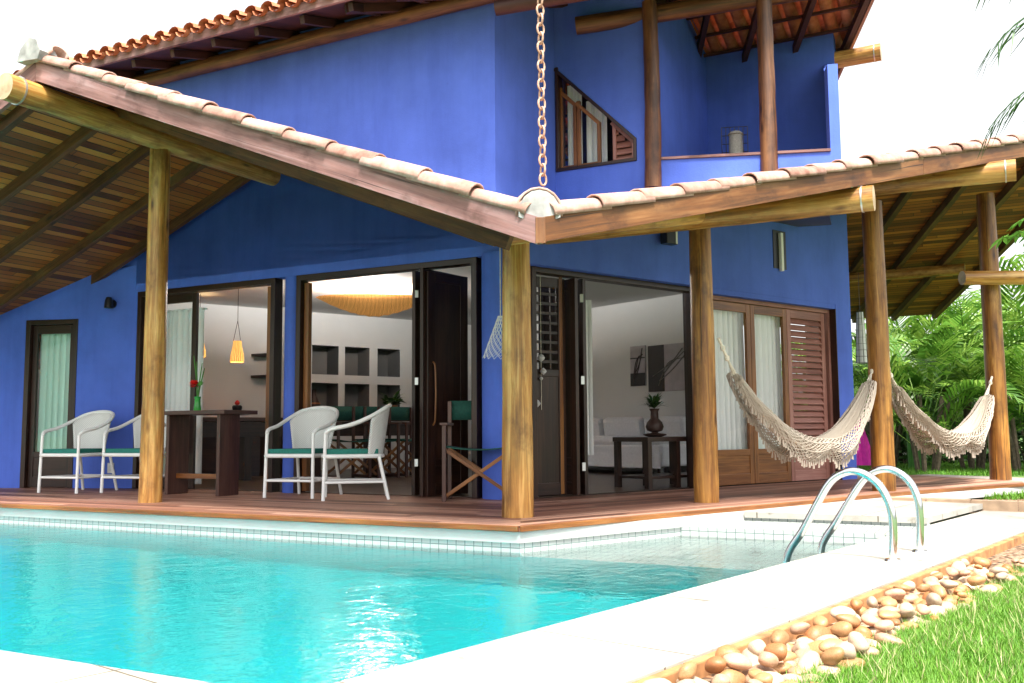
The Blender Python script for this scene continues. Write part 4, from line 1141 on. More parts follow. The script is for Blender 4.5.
# big woven ceiling lamp
c = onN(374,292,4.7); o = thing('ceiling_lamp', Vector((c.x,c.y,CEIL)), 'large boat shaped woven ceiling lamp with warm light above the dining room', 'lamp')
ax_ = Vector((1,0.1,0)).normalized(); ay_ = Vector((-.1,1,0)); g = []; uvg = []
zt = CEIL-.14; zb_ = onN(374,316,4.7).z; hl = (onN(414,300,4.7)-onN(329,300,4.7)).length/2*1.1
for i in range(25):
    t = -1+2*i/24; wd_ = .34*math.sqrt(max(0,1-t*t))+.01; dp = (zt-zb_)*max(0.02,(1-abs(t)**1.7)); row = []; ur = []
    for k in range(13):
        th = math.pi*k/12; rp = 1+(.05 if i % 2 else 0)
        row.append(Vector((c.x,c.y,zt))+ax_*(t*hl)-ay_*(math.cos(th)*wd_)-Z*(math.sin(th)*dp*rp)); ur.append((t*2,k/12))
    g.append(row); uvg.append(ur)
mb = MB(); mb.sheet(g, uvg); mb.build('lamp_shade', M_LAMP2, o, solid=.006)
mb = MB()
for t in (-.5,.5): mb.tube([Vector((c.x,c.y,zt-.02))+ax_*(t*hl), Vector((c.x,c.y,CEIL))+ax_*(t*hl)], .006, 6)
mb.build('cord', M_FRAME, o)
ld = bpy.data.lights.new('bulb','POINT'); ld.energy = 115; ld.color = (1,.96,.93); ld.shadow_soft_size = .12
l = bpy.data.objects.new('bulb', ld); COL.objects.link(l); l.parent = o; l.location = (0,0,-.10)

# kitchen: counter, shelves, dark doorway
def sh_(x0, x1, y, lab):
    a, b = onN(x0,y,NK), onN(x1,y,NK); zz = (a.z+b.z)/2; o = thing('wall_shelf', G((cu(a)+cu(b))/2,NK,zz), lab, 'shelf')
    mb = MB(); mb.box(G((cu(a)+cu(b))/2,NK-.13,zz), U*abs(cu(a)-cu(b))/2, N*.125, Z*.022); mb.build('board', M_FRAME, o, bevel=.003)
    mb = MB()
    for f in (.2,.8): mb.bar(lerp(a,b,f)*1.0-N*.02, lerp(a,b,f)-N*.02-Z*.08, .02, .03)
    mb.build('bracket', M_BLACK, o)
    return zz
sh_(226,276,357,'upper dark wooden shelf on the white kitchen wall'); zs2 = sh_(226,276,378,'lower dark wooden shelf on the white kitchen wall')
a, b = cu(onN(197,400,NK)), cu(onN(222,400,NK)); zt_ = onN(210,332,NK).z
mb = MB(); mb.box(G((a+b)/2,NK-.03,zt_/2), U*abs(a-b)/2, N*.025, Z*zt_/2); mb.build('door', M_FRAME, house, bevel=.004)
p = G(uK+1.0,NK-.95); zc = onN(250,418,NK-1.25).z
o = thing('kitchen_counter', p, 'long dark kitchen counter under the two wall shelves', 'counter')
mb = MB(); mb.box(p+Z*(zc-.03), U*1.6, N*.32, Z*.03); mb.build('worktop', M_TABLE, o, bevel=.005)
mb = MB(); mb.box(p+Z*((zc-.06)/2), U*1.55, N*.29, Z*(zc-.06)/2); mb.build('cabinet', M_FRAME, o)
mb = MB()
for k in range(4): mb.box(p-U*(1.2-k*.8)+Z*(zc*.48)-N*.295, U*.37, N*.008, Z*zc*.40)
mb.build('cabinet_door', M_FRAME, o, bevel=.003)
pv_ = onN(237,416,NK-1.0); pv_.z = zc
o = thing('small_vase', pv_, 'small dark vase with red blossom on the kitchen counter', 'vase')
mb = MB(); mb.lathe(pv_, [(.0,0),(.05,0),(.055,.012),(.02,.03),(.035,.07),(.07,.14),(.075,.18),(.06,.2),(.05,.19)], 16); mb.build('vase', M_BLACK, o)
mb = MB(); mb.lathe(pv_+Z*.2, [(0,0),(.03,.01),(.04,.04),(.02,.07),(0,.08)], 10); mb.tube([pv_+Z*.1, pv_+Z*.22], .005, 6); mb.build('blossom', M_RED, o)

# dining room: bar counter with plant, chairs in front
pb_ = onW(392,418,WNB-2.4); zbar = pb_.z
o = thing('bar_counter', GW(cw(pb_)-.6,WNB-2.2), 'long dark bar counter in front of the white niche wall', 'counter')
cB = GW(cw(pb_)-1.2,WNB-2.2)
mb = MB(); mb.box(cB+Z*(zbar-.025), W*2.2, WN*.26, Z*.025); mb.build('worktop', M_TABLE, o, bevel=.005)
mb = MB(); mb.box(cB+Z*(zbar-.16)-WN*.22, W*2.15, WN*.015, Z*.10); mb.build('apron', M_FRAME, o)
for k in range(5):
    mb = MB(); mb.box(cB+W*(-2.05+k*1.02)+Z*(zbar-.05)/2, W*.05, WN*.22, Z*(zbar-.05)/2); mb.build('leg', M_FRAME, o)
def leafy(mb, c, r, n, lmin, lmax, wd, up=0.5):
    for _ in range(n):
        th = random.uniform(0,2*math.pi); el = random.uniform(.1,1.3); d = Vector((math.cos(th)*math.cos(el), math.sin(th)*math.cos(el), math.sin(el)*up+.1)).normalized()
        L = random.uniform(lmin,lmax); s_ = d.cross(Z).normalized()*wd; p0 = c+d*r*random.random()*.4
        p1 = p0+d*L*.5+Z*L*.12; p2 = p0+d*L-Z*L*.12
        mb.face([p0, p1-s_, p2, p1+s_])
pp_ = Vector((pb_.x,pb_.y,zbar))
o = thing('potted_plant', pp_, 'terracotta jug holding a dark leafy plant on the bar counter', 'plant')
mb = MB(); mb.lathe(pp_, [(0,0),(.07,0),(.11,.06),(.11,.11),(.075,.16),(.085,.19),(.07,.19),(.06,.16)], 18); mb.build('pot', M_TERRA, o)
mb = MB(); mb.tube(vpath([pp_+Vector((.09,0,.15)), pp_+Vector((.15,0,.14)), pp_+Vector((.15,0,.07)), pp_+Vector((.1,0,.05))],4), .01, 6); mb.build('handle', M_TERRA, o)
mb = MB(); leafy(mb, pp_+Z*.19, .1, 70, .12, .30, .035); mb.build('foliage', M_DARKLEAF, o)
pn_v = onNi(319,411)+WN*.2; pn_v.z = zr[1][0]+.002
o = thing('niche_vase', pn_v, 'dark tapering vase standing in the lower left wall niche', 'vase')
mb = MB(); mb.lathe(pn_v, [(0,0),(.11,0),(.13,.06),(.11,.14),(.05,.26),(.035,.34),(.045,.38),(.03,.38)], 18); mb.build('body', M_DARKPOT, o)
mb = MB(); mb.lathe(pn_v+Z*.135, [(.115,0),(.118,.012),(.108,.025)], 18); mb.build('band', M_TERRA, o)

def director_chair(label, group=None):
    o = thing('director_chair', (0,0,0), label, 'chair', group); w_, d_, sz, az, bz = .265, .21, .47, .66, .88
    def p(name, f, mat, parent=o, bevel=0.003):
        mb = MB(); f(mb); return mb.build(name, mat, parent, bevel=bevel)
    for s_ in (-1,1):
        p('side_frame', lambda mb: (mb.bar((s_*w_,d_,0),(s_*w_,d_,az),.035,.03,Vector((1,0,0))), mb.bar((s_*w_,-d_,0),(s_*w_,-d_,bz),.035,.03,Vector((1,0,0))), mb.bar((s_*w_,-d_,.03),(s_*w_,d_,.03),.03,.035)), M_TABLE)
        p('armrest', lambda mb: mb.bar((s_*w_,-d_-.02,az+.01),(s_*w_,d_+.04,az+.01),.06,.022), M_TABLE)
    for y in (d_-.035, -d_+.035):
        p('leg', lambda mb: mb.bar((-w_,y,.04),(w_,y,sz-.02),.03,.022,Vector((0,1,0))), M_FRAME_M)
        p('leg', lambda mb: mb.bar((w_,y-.025,.04),(-w_,y-.025,sz-.02),.03,.022,Vector((0,1,0))), M_FRAME_M)
    def seat(mb):
        g = []
        for i in range(9):
            t = -1+i/4; g.append([Vector((t*w_,y,sz-.03*(1-t*t))) for y in (-d_,d_)])
        mb.sheet(g)
    q = p('seat', seat, M_GREEN, bevel=0); md = q.modifiers.new('Solid','SOLIDIFY'); md.thickness = .008
    def back(mb):
        g = []
        for i in range(9):
            t = -1+i/4; g.append([Vector((t*w_,-d_-.02-.04*(1-t*t),z)) for z in (bz-.17,bz+.005)])
        mb.sheet(g)
    q = p('backrest', back, M_GREEN, bevel=0); md = q.modifiers.new('Solid','SOLIDIFY'); md.thickness = .008
    return o
def face_to(fwd): return math.atan2(fwd.y, fwd.x)-math.pi/2
dc = director_chair('dark green director chair with crossed wooden legs on the deck beside the corner log post')
pdc = atz(480,502)+Vector((0,.24,0)); dc.scale = (1.18,1.05,1.04); dc.location = (pdc.x,pdc.y,0); dc.rotation_euler = (0,0,face_to(Vector((-.05,-1,0))))
for k, (x, lab) in enumerate(((352,'green director chair at the dining room bar, leftmost of the three'), (380,'green director chair at the dining room bar, middle of the three'), (405,'green director chair at the dining room bar, nearest the folded door'))):
    p = onW(x,430,WNB-3.0); c_ = dup(dc, (p.x,p.y,.004), face_to(-WN)+.1*(k-1), lab, 'director chairs at the bar', (1.1,1.1,1.12))

# sitting room: sofa, side table, vase, pictures on the end wall
WI = W_END-.2
def onE(x, y, w=WI): return hit(x,y,GW(w,0),W)
wn0, wn1 = cwn(onE(700,420)), cwn(onE(586,420))
sc_ = GW(WI-.5,(wn0+wn1)/2); hw = abs(wn1-wn0)/2+.1
o = thing('sofa', sc_, 'white slipcovered sofa with loose cushions in the sitting room', 'sofa'); SOFA = o
mb = MB(); mb.box(sc_+Z*.32, W*.44, WN*hw, Z*.18); mb.build('base', M_SOFA, o, bevel=.04)
mb = MB(); mb.box(sc_+W*.34+Z*.60, W*.13, WN*hw, Z*.30); mb.build('backrest', M_SOFA, o, bevel=.08)
ncu = 3
for k in range(ncu):
    c_ = sc_+WN*(-hw+(k+.5)*2*hw/ncu)
    mb = MB(); mb.box(c_-W*.08+Z*.55, W*.37, WN*(hw/ncu-.01), Z*.085); mb.build('seat_cushion', M_SOFA, o, bevel=.07)
    mb = MB(); mb.box(c_+W*.17+Z*.76, W*.09+Z*.02, WN*(hw/ncu-.03), Z*.20-W*.03); mb.build('back_cushion', M_SOFA, o, bevel=.08)
mb = MB(); g = []
for i in range(61):
    t = i/60; y = -hw+2*hw*t; off = .45+.012*math.sin(t*60)
    g.append([sc_-W*off+WN*y+Z*.36, sc_-W*(off+.015)+WN*y+Z*.12])
mb.sheet(g); mb.build('skirt', M_SOFA, o)
for i in (-1,1):
    for j in (-1,1):
        mb = MB(); mb.box(sc_+WN*(i*(hw-.1))+W*(j*.36)+Z*.07, W*.03, WN*.03, Z*.07); mb.build('leg', M_FRAME, o)
pt0, pt1 = atz(620,491), atz(700,487)
ctb = GW(cw(pt0)+.98, cwn(pt0)+.22); zt2 = 0.555
o = thing('coffee_table', ctb, 'tall dark open framed side table in front of the white sofa', 'table')
mb = MB(); mb.box(ctb+Z*(zt2-.025), W*.60, WN*.27, Z*.025); mb.build('tabletop', M_FRAME, o, bevel=.004)
mb = MB(); mb.box(ctb+Z*.12, W*.56, WN*.23, Z*.015); mb.build('shelf', M_FRAME, o, bevel=.004)
for i in (-1,-.2,.6):
    for j in (-1,1):
        mb = MB(); mb.box(ctb+W*(i*.56)+WN*(j*.23)+Z*(zt2-.05)/2, W*.03, WN*.03, Z*(zt2-.05)/2); mb.build('leg', M_FRAME, o)
tv = hit(655,441,ctb+W*.05,Vector((0,1,0))); tv = Vector((tv.x,tv.y,zt2)); 
o = thing('plant_vase', tv, 'brown clay bottle vase with spiky fern on the side table', 'vase'); VASE = o
mb = MB(); mb.lathe(tv, [(0,0),(.09,0),(.15,.02),(.155,.035),(.05,.05),(.04,.06),(.10,.08),(.12,.13),(.10,.19),(.055,.24),(.05,.33),(.07,.37),(.055,.37),(.04,.33)], 20); mb.build('body', M_DARKPOT, o)
mb = MB(); leafy(mb, tv+Z*.37, .05, 90, .14, .27, .018, up=.9); mb.build('foliage', M_DARKLEAF, o)
VASE.scale = (.86,.86,.86); SOFA.scale = (1,1,.87)
def picture(x0, x1, y0, y1, lab, panels):
    a, b = onE(x0,y1), onE(x1,y0); wn_a, wn_b = cwn(a), cwn(b); z0_, z1_ = onE((x0+x1)/2,y1).z, onE((x0+x1)/2,y0).z; c_ = (wn_a+wn_b)/2; h_ = abs(wn_a-wn_b)/2
    o = thing('picture', GW(WI-.02,c_,(z0_+z1_)/2), lab, 'picture')
    Q = lambda s_, t, d=0: GW(WI-.03-d, wn_a+(wn_b-wn_a)*s_, z0_+(z1_-z0_)*t)
    mb = MB(); mb.box(GW(WI-.015,c_,(z0_+z1_)/2), WN*h_, W*.014, Z*(z1_-z0_)/2); mb.build('canvas', M_CANVAS, o, bevel=.003)
    for s0,s1,t0,t1 in panels: mb = MB(); mb.face([Q(s0,t0,.002), Q(s1,t0,.002), Q(s1,t1,.002), Q(s0,t1,.002)]); mb.build('dark_panel', M_BLACK, o)
    mb = MB()
    for k in range(4):
        pts_ = [Q(random.uniform(.1,.3),random.uniform(.05,.4),.006), Q(random.uniform(.4,.6),random.uniform(.4,.7),.006), Q(random.uniform(.7,.9),random.uniform(.6,.95),.006)]
        mb.tube(vpath(pts_,5), .008, 5)
    mb.build('painted_stroke', M_FRAME if panels[0][1]-panels[0][0] > .9 else M_WICKERGREY, o)
random.seed(21)
picture(632,646,346,386,'narrow white canvas with a dark lower third on the sitting room wall', [(0,1,0,.32),(0,1,.68,.71)])
picture(650,693,344,391,'large canvas split into black and pale halves on the sitting room wall', [(0,.38,0,1)])
# shell mobile hanging by the corner opening
p0 = atz(541,497); 
def shell_mobile():
    o = thing('shell_mobile', Vector((p0.x,p0.y,TOPR-.05)), 'hanging string of pale shells just right of the corner post', 'ornament')
    dd = hit(541,358,p0,Vector((0,1,0)))
    mb = MB(); mb.tube([Vector((dd.x,dd.y,TOPR)), Vector((dd.x,dd.y,dd.z-.5))], .003, 5); mb.build('string', M_ROPE, o)
    for dx, dz, s_ in ((0,0,.04),(.02,-.13,.035),(.0,-.20,.02),(-.05,-.44,.045)):
        mb = MB(); mb.lathe(Vector((dd.x+dx,dd.y-.02,dd.z+dz)), [(0,-s_),(s_*.7,-s_*.5),(s_,0),(s_*.6,s_*.6),(0,s_)], 10); mb.build('shell', M_SHELL, o)
shell_mobile()

# ================================================================== DECK FURNITURE
mt, nt_, b_ = new_mat('white_wicker')
v_ = coords(nt_, 'UV', (1,1,1)); ck = nd(nt_, 'ShaderNodeTexChecker', Scale=90.0); nt_.links.new(v_, ck.inputs['Vector'])
n_ = nd(nt_, 'ShaderNodeTexNoise', Scale=40.0); nt_.links.new(v_, n_.inputs['Vector'])
r_ = ramp(nt_, ck.outputs['Fac'], [(0,(.60,.60,.57)),(1,(.80,.80,.78))]); nt_.links.new(r_.outputs[0], b_.inputs['Base Color']); b_.inputs['Roughness'].default_value = .55
bump(nt_, b_, ck.outputs['Fac'], .6, .004); M_WICKER = mt
def wicker_chair(label, group):
    o = thing('wicker_chair', (0,0,0), label, 'chair', group)
    def p(name, f, mat=M_WHITE, bevel=0, solid=0):
        mb = MB(); f(mb); return mb.build(name, mat, o, bevel=bevel, solid=solid)
    for s_ in (-1,1):
        p('leg', lambda mb: mb.tube([(s_*.265,.27,0),(s_*.26,.26,.40),(s_*.258,.255,.62)], [.017,.016,.016], 10))
        p('leg', lambda mb: mb.tube([(s_*.245,-.33,0),(s_*.215,-.24,.40)], [.016,.016], 10))
    st_ = [(-.262,.265,.165),(.262,.265,.165),(.235,-.295,.165),(-.235,-.295,.165)]
    p('stretcher', lambda mb: [mb.tube([st_[i],st_[(i+1)%4]], .0125, 8) for i in range(4)])
    p('seat_frame', lambda mb: mb.tube(vpath([(-.262,.26,.405),(0,.285,.405),(.262,.26,.405),(.235,-.05,.405),(.2,-.24,.405),(0,-.28,.405),(-.2,-.24,.405),(-.235,-.05,.405),(-.262,.26,.405)],5)[:-1], .02, 8, closed=True))
    def arch(off=0.0, sc=1.0):
        pts = [(-.258,.255,.62),(-.275,.20,.66),(-.285,.02,.70),(-.27,-.16,.775),(-.19,-.295,.855),(0,-.345,.885),(.19,-.295,.855),(.27,-.16,.775),(.285,.02,.70),(.275,.20,.66),(.258,.255,.62)]
        return vpath([(x*sc,y,z+off) for x,y,z in pts],5)
    p('arm_frame', lambda mb: mb.tube(arch(), .019, 10))
    def back(mb):
        g = []; uvg = []
        for i in range(25):
            t = -1+i/12; ang = t*1.25
            x = .235*math.sin(ang)/math.sin(1.25); y = -.335+.17*(1-math.cos(ang))/(1-math.cos(1.25)); ztop = .885-.135*abs(t)**2.2
            row = []; ur = []
            for j in range(9):
                f = j/8; z = .40+(ztop-.40)*f; k_ = .82+.18*f
                row.append(Vector((x*k_*(1.0+.12*f*abs(t)), y*(.80+.20*f)+(.0), z))); ur.append((t*.35, z))
            g.append(row); uvg.append(ur)
        mb.sheet(g, uvg)
    p('backrest', back, M_WICKER, solid=.012)
    def seat(mb):
        mb.prism([(-.245,.25,.425),(0,.268,.425),(.245,.25,.425),(.215,-.05,.425),(.17,-.23,.425),(0,-.26,.425),(-.17,-.23,.425),(-.215,-.05,.425)], Z*.045)
    p('cushion', seat, M_CUSH, bevel=.018)
    p('seat_weave', lambda mb: mb.face([(-.24,.25,.395),(.24,.25,.395),(.18,-.24,.395),(-.18,-.24,.395)]), M_WICKER, solid=.01)
    return o
GRP = 'white wicker armchairs on the deck'
wch = wicker_chair('white wicker armchair in front of the narrow left door, wholly in view', GRP)
wch.location = atz(77,491.6); wch.rotation_euler = (0,0,face_to(Vector((-.38,-1,0))))
dup(wch, atz(139,491.6), face_to(Vector((-.38,-1,0))), 'white wicker armchair partly hidden behind the left log post')
dup(wch, atz(303,496.3), face_to(Vector((-.34,-1,0))), 'white wicker armchair facing the pool, in front of the thin blue column')
dup(wch, atz(353,498.5), face_to(Vector((-1,-.16,0))), 'white wicker armchair turned sideways to face left, showing its profile')
# console table
tl, tr_ = atz(165,494.8), atz(208,497.2); dU = (tr_-tl); dU = -U
Lt = (tr_-tl).dot(-U); zt3 = .86
o = thing('console_table', tl, 'dark wooden console table with panel legs on the deck right of the left post', 'table')
cen_ = tl-U*(Lt/2)+N*.15
mb = MB(); mb.box(cen_-U*.06+Z*(zt3-.02)+N*.02, U*(Lt/2+.09), N*.24, Z*.02); mb.build('tabletop', M_TABLE, o, bevel=.004)
for s_ in (-1,1):
    mb = MB(); mb.box(cen_-U*(s_*Lt/2)+Z*(zt3-.04)/2, U*.022, N*.14, Z*(zt3-.04)/2); mb.build('leg', M_TABLE, o, bevel=.004)
mb = MB(); mb.box(cen_+Z*.19, U*(Lt/2-.022), N*.03, Z*.025); mb.build('stretcher', M_FRAME_M, o, bevel=.003)
fv = hit(197,421,cen_,N); fv.z = zt3
o = thing('flower_vase', fv, 'slim green glass vase with one red flower on the console table', 'vase')
mb = MB(); mb.lathe(fv, [(0,0),(.035,0),(.04,.02),(.032,.07),(.03,.12),(.036,.15),(.03,.15),(.025,.12)], 14); mb.build('vase', plain('green_glass',(.03,.30,.04),.1,var=.1,bmp=0), o)
mb = MB()
for (dx,dy,h) in ((-.05,0,.58),(-.03,.03,.52),(.04,0,.50),(.06,.02,.45),(-.005,-.01,.27)):
    mb.tube(vpath([fv+Z*.1, fv+Vector((dx*.4,dy*.4,h*.6)), fv+Vector((dx,dy,h))],4), [.006]*8+[.003], 6)
mb.build('stem', M_STEM, o)
mb = MB(); fc = fv+Vector((-.03,-.03,.27))
for k in range(22):
    th = k*2.4; el = -.5+k*.09; d = Vector((math.cos(th)*math.cos(el), math.sin(th)*math.cos(el), math.sin(el))); s_ = d.cross(Z).normalized()*.02
    mb.face([fc+d*.01-s_, fc+d*.05-s_*1.3, fc+d*.055+s_*1.3, fc+d*.01+s_])
mb.build('flower', M_RED, o)
mb = MB()
for k in range(5):
    d = Vector((1,random.uniform(-.4,.4),random.uniform(-.2,.5))).normalized(); mb.face([fc+Vector((.03,0,0)), fc+d*.06+Z*.02, fc+d*.10, fc+d*.06-Z*.02])
mb.build('leaf', M_STEM, o)

# ================================================================== HAMMOCKS
def hammock(A, B, low, lean, label, t0=.1, t1=.9):
    """A, B tie points; low = lowest point; cloth hangs as a deep fold, lace along both edges"""
    A, B, low = Vector(A), Vector(B), Vector(low)
    o = thing('hammock', (A+B)/2, label, 'hammock', 'hammocks hung between the log posts')
    d = (B-A); hd = Vector((d.x,d.y,0)).normalized(); side = Vector((hd.y,-hd.x,0))
    if side.y > 0: side = -side
    tm = max(.3, min(.7, (low-A).dot(hd)/(B-A).dot(hd))); 
    def cen(t):
        z0 = lerp(A.z,B.z,t); k = 4*t*(1-t) if abs(tm-.5) < .02 else None
        s_ = t**(math.log(.5)/math.log(tm)); sag = (lerp(A.z,B.z,tm)-low.z)
        p = lerp(A,B,t); p = Vector((p.x,p.y,z0-sag*(1-abs(2*s_-1)**2.25))); return p
    M_ = 36; g = []; uvg = []; K = 15; nearE = []; farE = []
    for i in range(M_+1):
        t = lerp(t0,t1,i/M_); e = math.sin(math.pi*i/M_); wdt = .028+.15*e**.8; c = cen(t); row = []; ur = []
        for k in range(K):
            a = -1+2*k/(K-1); prof = abs(a)**1.5
            rip = .010*math.sin(a*17+i*.1)*(.4+.6*(1-e))
            row.append(c+side*(a*wdt*.8+lean*e*.1)+Z*(prof*wdt*.55-.02+rip)); ur.append((a*.5, t*2.0))
        g.append(row); uvg.append(ur); nearE.append(row[-1]); farE.append(row[0])
    mb = MB(); mb.sheet(g, uvg); mb.build('cloth', M_HAMMOCK, o, solid=.006)
    mb = MB()
    for P_, i0 in ((A,0),(B,M_)):
        gather = lerp(P_, g[i0][K//2], .55)
        for k in range(K): mb.tube([gather, g[i0][k]], .0045, 5)
        mb.tube([P_, gather], .013, 8)
        for q_ in (gather, lerp(P_,gather,.5)): mb.lathe(q_, [(0,-.03),(.02,-.02),(.024,0),(.02,.02),(0,.03)], 8)
    mb.build('rope', M_ROPE, o)
    def lace(edge, sgn, dmax):
        mb = MB(); n = len(edge); rows = 8
        pts = []
        for i in range(n):
            f = i/(n-1); dep = dmax*(.30+.70*math.sin(math.pi*f)**.6)*(.55+.45*abs(math.cos(f*math.pi*3.0)))
            pts.append([edge[i]+side*(sgn*(.012+.05*math.sin(math.pi*r/rows)))-Z*(dep*r/rows)+side*random.uniform(-.006,.006) for r in range(rows+1)])
        for i in range(n-1):
            for r in range(rows):
                for a_, b_ in ((pts[i][r],pts[i+1][r+1]), (pts[i+1][r],pts[i][r+1])):
                    mb.tube([a_,b_], .0055, 4, cap=False)
                if r % 3 == 2: mb.tube([pts[i][r],pts[i+1][r]], .008, 4, cap=False)
                if r in (1,4,6) and (i+r) % 3 == 0:
                    c_ = (pts[i][r]+pts[i+1][r+1])/2; s2 = (pts[i+1][r]-pts[i][r])*.5; mb.face([c_-s2, c_-Z*.02, c_+s2, c_+Z*.02])
            e_ = pts[i][rows]
            for q_ in range(2): 
                x_ = lerp(pts[i][rows],pts[i+1][rows],q_*.5); mb.tube([x_, x_-Z*random.uniform(.03,.08)+side*random.uniform(-.01,.01)], [.006,.009], 4)
        return mb
    lace(nearE, 1, .25).build('lace_fringe', M_LACE, o); lace(farE, -1, .20).build('lace_fringe', M_LACE, o)
vp = lambda x, y, p: hit(x, y, Vector((p.x,p.y,0)), Vector((p.x,p.y,0)).normalized())
pL1 = vp(717,338,PB[1])+W*.02; pR1 = vp(876,358,PB[2]); 
midp = (PB[1]+PB[2])/2; low1 = vp(812,447,midp)
hammock(pL1, pR1, low1, .5, 'cream cotton hammock with crochet edge in front of the glazed doors', .08, .94)
pL2 = vp(886,362,PB[2]); pR2 = vp(995,366,PB[3]); mid2 = (PB[2]+PB[3])/2
hammock(pL2, pR2, vp(940,440,mid2), .5, 'cream cotton hammock with deep crochet fringe against the palm garden', .06, .89)

# ================================================================== POOL RAILS
def handrail(base, pts, label):
    B_ = atz(*base, ZC); nn = CD; o = thing('pool_handrail', B_, label, 'handrail', 'steel handrails at the pool edge')
    P = [B_]+[hit(x,y,B_,nn) for x, y in pts]
    mb = MB(); mb.tube(vpath(P,6), .0225, 16); mb.build('tube', M_STEEL, o)
    mb = MB(); mb.lathe(B_, [(0,.012),(.04,.012),(.045,.0)], 20); mb.build('flange', M_STEEL, o)
handrail((893,561), [(893,525),(889,503),(878,484),(862,473),(846,472),(831,481),(818,502),(803,530),(790,550),(786,566),(788,590)], 'curved steel pool handrail, the nearer of the two')
handrail((920,552), [(920,520),(917,497),(908,480),(893,470),(878,470),(865,478),(852,496),(837,521),(825,539),(821,553),(823,575)], 'curved steel pool handrail, the farther of the two')

# ================================================================== CHAIN, NET LAMP, BALCONY THINGS
pch = onN(543,183,EN-.0); ptop = Vector((pch.x-.012,pch.y,zU1(0,EN)+.05))
o = thing('rain_chain', pch, 'rusty iron rain chain hanging from the upper roof corner', 'chain')
mb = MB(); k = 0; z = pch.z+.03
while z < ptop.z:
    f = (z-pch.z)/(ptop.z-pch.z); c_ = lerp(pch,ptop,f); c_.z = z; ang = .55+(math.pi/2 if k % 2 else 0); s_ = Vector((math.cos(ang),math.sin(ang),0))
    rg = [c_+s_*(math.cos(t*math.pi/6)*.034)+Z*(math.sin(t*math.pi/6)*.052) for t in range(12)]
    mb.tube(rg, .0095, 6, closed=True); z += .083; k += 1
mb.build('links', M_COPPER, o)
# net lamp hanging left of the corner post
pn0 = vp(488,318,PB[0]+N*.9); 
o = thing('net_shade', pn0, 'white net cone hanging beside the corner post in front of the blue column', 'lamp shade')
top_ = vp(498,316,PB[0]+N*.9); h_ = top_.z-vp(490,358,PB[0]+N*.9).z; mb = MB(); rows = []
for r in range(7):
    f = r/6; rows.append([top_+Vector((.02+math.cos(t*math.pi/8)*(.02+.13*f), math.sin(t*math.pi/8)*(.02+.13*f), -h_*f)) for t in range(17)])
for r in range(6):
    for t in range(16):
        mb.tube([rows[r][t], rows[r+1][t+1]], .002, 4, cap=False); mb.tube([rows[r][t+1], rows[r+1][t]], .002, 4, cap=False)
mb.build('net', M_WHITE, o)
mb = MB(); mb.tube([top_+Vector((.02,0,0)), Vector((top_.x+.02,top_.y,2.3))], .004, 6); mb.build('cord', M_ROPE, o)
# balcony: woven stool behind a wire grid
pw = hit(736,150,PP(0,0,.45),pn_); bt = PP(0,0,.45); sx = Vector((pw.x,pw.y,3.14))
ptp = hit(737,132,PP(0,0,.45),pn_)
o = thing('wicker_stool', sx, 'pale woven drum stool standing on the balcony', 'stool')
mb = MB(); hh = ptp.z-3.14; mb.lathe(sx, [(0,0),(.07,0),(.078,hh*.5),(.07,hh-.02),(.055,hh),(0,hh)], 20); mb.build('drum', M_WICKERGREY, o)
mb = MB(); mb.lathe(sx, [(.074,hh-.04),(.082,hh-.03),(.074,hh-.015)], 20); mb.build('rim', M_WICKERGREY, o)
gp = PP(0,0,.65); ga, gb = hit(722,150,gp,pn_), hit(748,150,gp,pn_); gt = hit(735,127,gp,pn_).z
o = thing('wire_grid', Vector((ga.x,ga.y,3.14)), 'dark wire grid panel leaning on the balcony behind the stool', 'wire panel')
mb = MB()
for k in range(7):
    p = lerp(ga,gb,k/6); mb.tube([Vector((p.x,p.y,3.14)), Vector((p.x,p.y,gt))], .0045, 5)
for k in range(9):
    z = lerp(3.18,gt,k/8); mb.tube([Vector((ga.x,ga.y,z)), Vector((gb.x,gb.y,z))], .0045, 5)
mb.build('wires', M_BLACK, o)
# lantern and closed parasol beyond the right end
lp = vp(864,312,atz(864,472)); lb = vp(862,363,atz(864,472))
o = thing('hanging_lantern', lb, 'tall white cloth lantern with wire grid hanging beyond the house end', 'lantern')
mb = MB(); hh = lp.z-lb.z; mb.lathe(lb, [(.085,0),(.085,.02),(.065,hh*.7),(.05,hh),(.0,hh)], 16); mb.build('shade', M_CURTAIN, o)
mb = MB()
for k in range(9): mb.lathe(lb+Z*(hh*k/8), [(.088-.036*k/8-.003,-.004),(.088-.036*k/8+.003,0),(.088-.036*k/8-.003,.004)], 16)
for k in range(8):
    a_ = k*math.pi/4; mb.tube([lb+Vector((math.cos(a_)*.088,math.sin(a_)*.088,0)), lb+Vector((math.cos(a_)*.052,math.sin(a_)*.052,hh))], .004, 4)
mb.build('wire', M_BLACK, o)
mb = MB(); mb.tube([lb+Z*hh, lb+Z*(hh+.6)], .004, 5); mb.build('cord', M_BLACK, o)

# ================================================================== GARDEN
random.seed(11)
def in_view(p, m_=20):
    v = p-EYE; d = v.dot(C_F)
    if d < .2: return False
    x = 512+F_PX*v.dot(C_R)/d; y = 341.5-F_PX*v.dot(C_U)/d
    return -m_ < x < 1024+m_ and -m_ < y < 683+m_
g1, g2 = atz(803.5,683,-.13), atz(1024,571,-.13)
gdir = (g2-g1).normalized(); gper = Vector((gdir.y,-gdir.x,0))
edge0 = e0+CP*0.042
wr1, wr2 = (g1-edge0).dot(CP), (g2-edge0).dot(CP)
